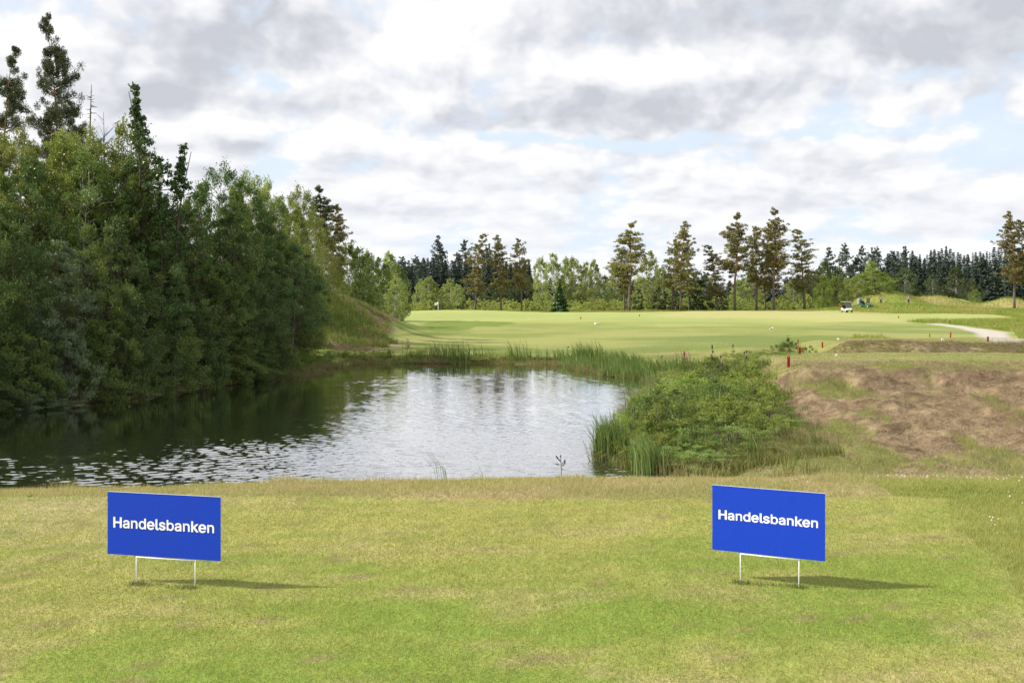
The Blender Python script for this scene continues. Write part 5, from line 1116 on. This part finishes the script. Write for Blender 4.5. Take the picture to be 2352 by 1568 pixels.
    return e
p1 = person(2023, 221, math.radians(-25), dict(waist=(.06, 0, 1.08), chest=(.20, 0, 1.27), neck=(.31, 0, 1.41), head=(.38, 0, 1.50), crown=(.40, 0, 1.60), shL=(.20, .18, 1.36), shR=(.22, -.18, 1.36), elL=(.30, .20, 1.10), elR=(.32, -.20, 1.10), wrL=(.42, .06, .92), wrR=(.44, -.05, .90), haL=(.46, .05, .86), haR=(.48, -.04, .83),
           kneeL=(.10, .10, .50), ankL=(.14, .10, .09), toeL=(.30, .11, .04), kneeR=(-.02, -.10, .50), ankR=(-.22, -.10, .10), toeR=(-.08, -.11, .04)), M_azure, True, 'golfer in a bright blue jacket leaning forward over his club')
p2 = person(2087, 221, math.radians(200), dict(elL=(.06, .25, 1.16), wrL=(.20, .26, 1.10), haL=(.26, .26, 1.12)), M_viol, False, 'grey haired golfer in a violet blue shirt holding an upright club')
def club(px, D, pts, label, m):
    x = X(px, D); e = tag(empty('golf_club', (x, D, Hs(x, D))), label, 'golf club'); b = MB(); b.tube(pts, .022, 6); b.build('shaft', m, e)
    q = pts[0]; b = MB(); b.box((q[0] + .04, q[1], q[2] + .03), (.13, .07, .06), .015); b.build('club_head', M_dark, e)
    q = pts[-1]; r = pts[-2]; b = MB(); b.tube([np.array(r) * .25 + np.array(q) * .75, q], .032, 6); b.build('grip', M_dark, e)
club(2023, 221, [(.62, -.25, .02), (.53, -.22, .45), (.42, -.20, .90)], 'dark golf club held low in front of the blue jacketed golfer', M_wire)
club(2084, 221, [(-.12, -.10, .02), (-.10, -.10, 1.0), (-.08, -.10, 2.0)], 'long pale pole standing upright beside the grey haired golfer', mat('pale_wood', (.55, .42, .28), .6))

# ------------------------------------------------------------------ golf carts
M_grn = mat('green_body_paint', (.03, .16, .10), .3, .5); M_cream = mat('cream_body_paint', (.62, .60, .54), .4, .5); M_tyre = mat('tyre_rubber', (.02, .02, .02), .9); M_glass = mat('windscreen', (.10, .13, .13), .1, .6); M_al = mat('aluminium', (.5, .5, .5), .35, .5, 1.)
M_cover = mat('clear_rain_cover', (.30, .42, .38), .35, .5); M_bag = mat('red_golf_bag', (.45, .03, .05), .6)
def cart(px, D, rz, body, roof, label, cover, z=None):
    x = X(px, D); e = tag(empty('golf_cart', (x, D, Hs(x, D)), rz), label, 'golf cart', 'golf carts by the raised tee')
    m = MB(); m.box((.0, 0, .42), (1.25, 1.1, .12), .03); m.box((.85, 0, .52), (.55, 1.12, .42), .14, rx=0); m.box((-.75, 0, .58), (.75, 1.15, .42), .12); m.build('body', body, e)
    m = MB(); m.box((-.35, 0, .80), (.55, 1.05, .14), .05); m.build('seat', M_dark, e); m = MB(); m.box((-.62, 0, 1.05), (.12, 1.05, .42), .05); m.build('backrest', M_dark, e)
    m = MB(); m.box((-.15, 0, 1.86), (1.75, 1.22, .07), .03); m.build('roof', roof, e)
    for sx, top in ((.62, .55), (-.92, -.85)):
        for sy in (-.54, .54): m = MB(); m.tube([(sx, sy, .6), (top, sy, 1.84)], .022, 6); m.build('roof_post', M_dark, e)
    m = MB(); m.box((.62, 0, 1.3), (.02, 1.0, .95), .008); m.build('windscreen', M_glass, e)
    m = MB(); m.tube([(.55, .25, .75), (.28, .25, .98)], .02, 6); a = np.linspace(0, 2 * np.pi, 17); m.tube(np.stack([.26 + .06 * np.cos(a), .25 + .17 * np.sin(a), 1.0 + .15 * np.cos(a)], 1), .018, 6, False); m.build('steering_wheel', M_dark, e)
    for sx in (.85, -.8):
        for sy in (-.52, .52):
            m = MB(); m.tube([(sx, sy - .09, .22), (sx, sy - .07, .22), (sx, sy + .07, .22), (sx, sy + .09, .22)], [.18, .23, .23, .18], 18); w = m.build('wheel', M_tyre, e)
            m = MB(); m.tube([(sx, sy - .095, .22), (sx, sy + .095, .22)], .11, 14); m.build('rim', M_wht, w)
    for sy in (-.35, .35): m = MB(); m.box((1.12, sy, .56), (.04, .16, .09), .015); m.build('headlight', M_wht, e)
    m = MB(); m.tube([(-1.2, -.22, .45), (-1.3, -.22, 1.35)], [.13, .15], 10); m.build('golf_bag', M_bag, e)
    m = MB(); m.tube([(-1.2, .24, .45), (-1.3, .24, 1.3)], [.13, .15], 10); m.build('golf_bag', M_dark, e)
    if cover: m = MB(); m.box((-1.25, 0, 1.15), (.55, 1.2, 1.25), .18); m.build('rain_cover', M_cover, e)
    return e
_w, _g = gp(1944.5, 717.5), gp(1988, 706.5)
cart(1944.5, _w[1], math.radians(-80), M_wht, M_cream, 'white golf cart with cream roof parked low beside the raised tee', False)
cart(1988, _g[1], math.radians(-52), M_grn, M_grn, 'green golf cart with rain cover parked behind the white one', True)
def bench():
    x = X(2040, 224); e = tag(empty('bench', (x, 224, Hs(x, 224)), .05), 'low grey bench on the raised tee between the two golfers', 'bench'); w = mat('weathered_wood', (.30, .25, .19), .8)
    m = MB(); m.box((0, 0, .45), (2.1, .4, .06), .01); m.build('seat', w, e)
    for s in (-.85, .85): m = MB(); m.box((s, 0, .2), (.08, .36, .44), .01); m.build('leg', w, e)
bench()
for (px, D, h, lab) in ((2001.5, 228, 1.1, 'white post on the raised tee left of the bent golfer'), (2009, 226, 1.0, 'second white post just left of the bent golfer'), (1958.5, 226, .9, 'white post between the white and the green golf cart')):
    x = X(px, D); e = tag(empty('marker_post', (x, D, Hs(x, D))), lab, 'post', 'white posts by the raised tee'); m = MB(); m.box((0, 0, h / 2 - .1), (.10, .10, h + .2), .01); m.build('post', M_wht, e)
    m = MB(); m.box((0, 0, h + .03), (.13, .13, .06), .01); m.build('cap', M_dark, e)

# ------------------------------------------------------------------ thistles
M_stem = mat('thistle_stem', (.085, .075, .055), .8); M_head = mat('thistle_head', (.075, .028, .085), .8); M_tl = mat('thistle_leaf', (.06, .09, .035), .7)
def thistle(px, ytop, D, zb, label, heads=3):
    x = X(px, D); z = Hs(x, D) if zb is None else zb; h = Zp(ytop, D) - z; r = D / FP
    e = tag(empty('thistle', (x, D, z), random.uniform(0, 6)), label, 'thistle', 'tall thistles round the pond'); R_ = random.Random(px)
    m = MB(); bend = [(R_.uniform(-.03, .03) * k * h, R_.uniform(-.03, .03) * k * h) for k in (0, 1, 1.5)]
    p = [(0, 0, -.05), (bend[1][0], bend[1][1], h * .5), (bend[2][0], bend[2][1], h)]; m.tube(p, [.011, .009, .007] if D > 20 else [.004, .0035, .003], 6); q = .6 if D < 20 else 1
    pts = [p[2]]
    for k in range(heads - 1):
        t = R_.uniform(.72, .93); a = R_.uniform(0, 6.28); b = np.array([bend[2][0] * t, bend[2][1] * t, h * t]); tip = b + np.array([math.cos(a) * .07 * q, math.sin(a) * .07 * q, .07 * q]); m.tube([b, tip], .005 * q, 5); pts.append(tuple(tip))
    m.build('stem', M_stem, e)
    for c in pts: m = MB(); s = (.024 if D > 20 else .0085) * (1 if D < 40 else 1.5); m.tube([(c[0], c[1], c[2] - s), (c[0], c[1], c[2] - .3 * s), (c[0], c[1], c[2] + s), (c[0], c[1], c[2] + 1.4 * s)], [.3 * s, s, .7 * s, .9 * s], 9); m.build('flower_head', M_head, e)
    m = MB(); rg = np.random.default_rng(px); n = 16; t = rg.uniform(.1, .85, n); a = rg.uniform(0, 6.28, n); d = np.stack([np.cos(a), np.sin(a), rg.uniform(-.2, .7, n)], 1); L = rg.uniform(.05, .13, n) * q
    v, f = leaf_quads(np.stack([bend[2][0] * t, bend[2][1] * t, h * t], 1) + d * L[:, None] / 2, L, L * .25, rg=rg, dirs=d * 5); m.add(v, f); m.build('leaves', M_tl, e)
for a in ((1637, 795, 44, None, 'tall thistle above the bushes, right of the middle red stake', 3), (1684, 794, 48, None, 'thin thistle between the tall one and the inner red stakes', 2), (1711, 808, 40, None, 'dark thistle nearest the red stake at the lower tee', 3), (1654, 820, 41, None, 'small thistle half sunk in the bush tops', 3),
          (1777, 948, 26.5, None, 'leaning thistle at the right side of the bush clump', 3), (1510, 944, 27.5, None, 'nodding thistle at the left front of the bush clump', 2), (1645, 992, 25.6, None, 'front thistle in the pale low willow', 2), (1678, 1000, 25.4, None, 'front thistle just right of the shorter one', 3), (1694, 996, 26, None, 'thistle behind the front pair', 3), (1663, 1018, 25.2, None, 'short front thistle with a brown head', 1),
          (1456, 940, 27.8, None, 'thistle on the tip of the right bank', 2), (1289, 1047, 11.6, -.3, 'small thistle rising behind the tee edge over the water', 5), (935, 779, 76, None, 'lone thistle on the far shore at the left', 1), (1351, 800, 72, None, 'thistle in the left part of the reed bed', 3), (1522, 818, 62, None, 'thistle at the right end of the reed bed', 2), (1303, 798, 74, None, 'thistle at the far shore left of the reed bed', 2)):
    thistle(*a)
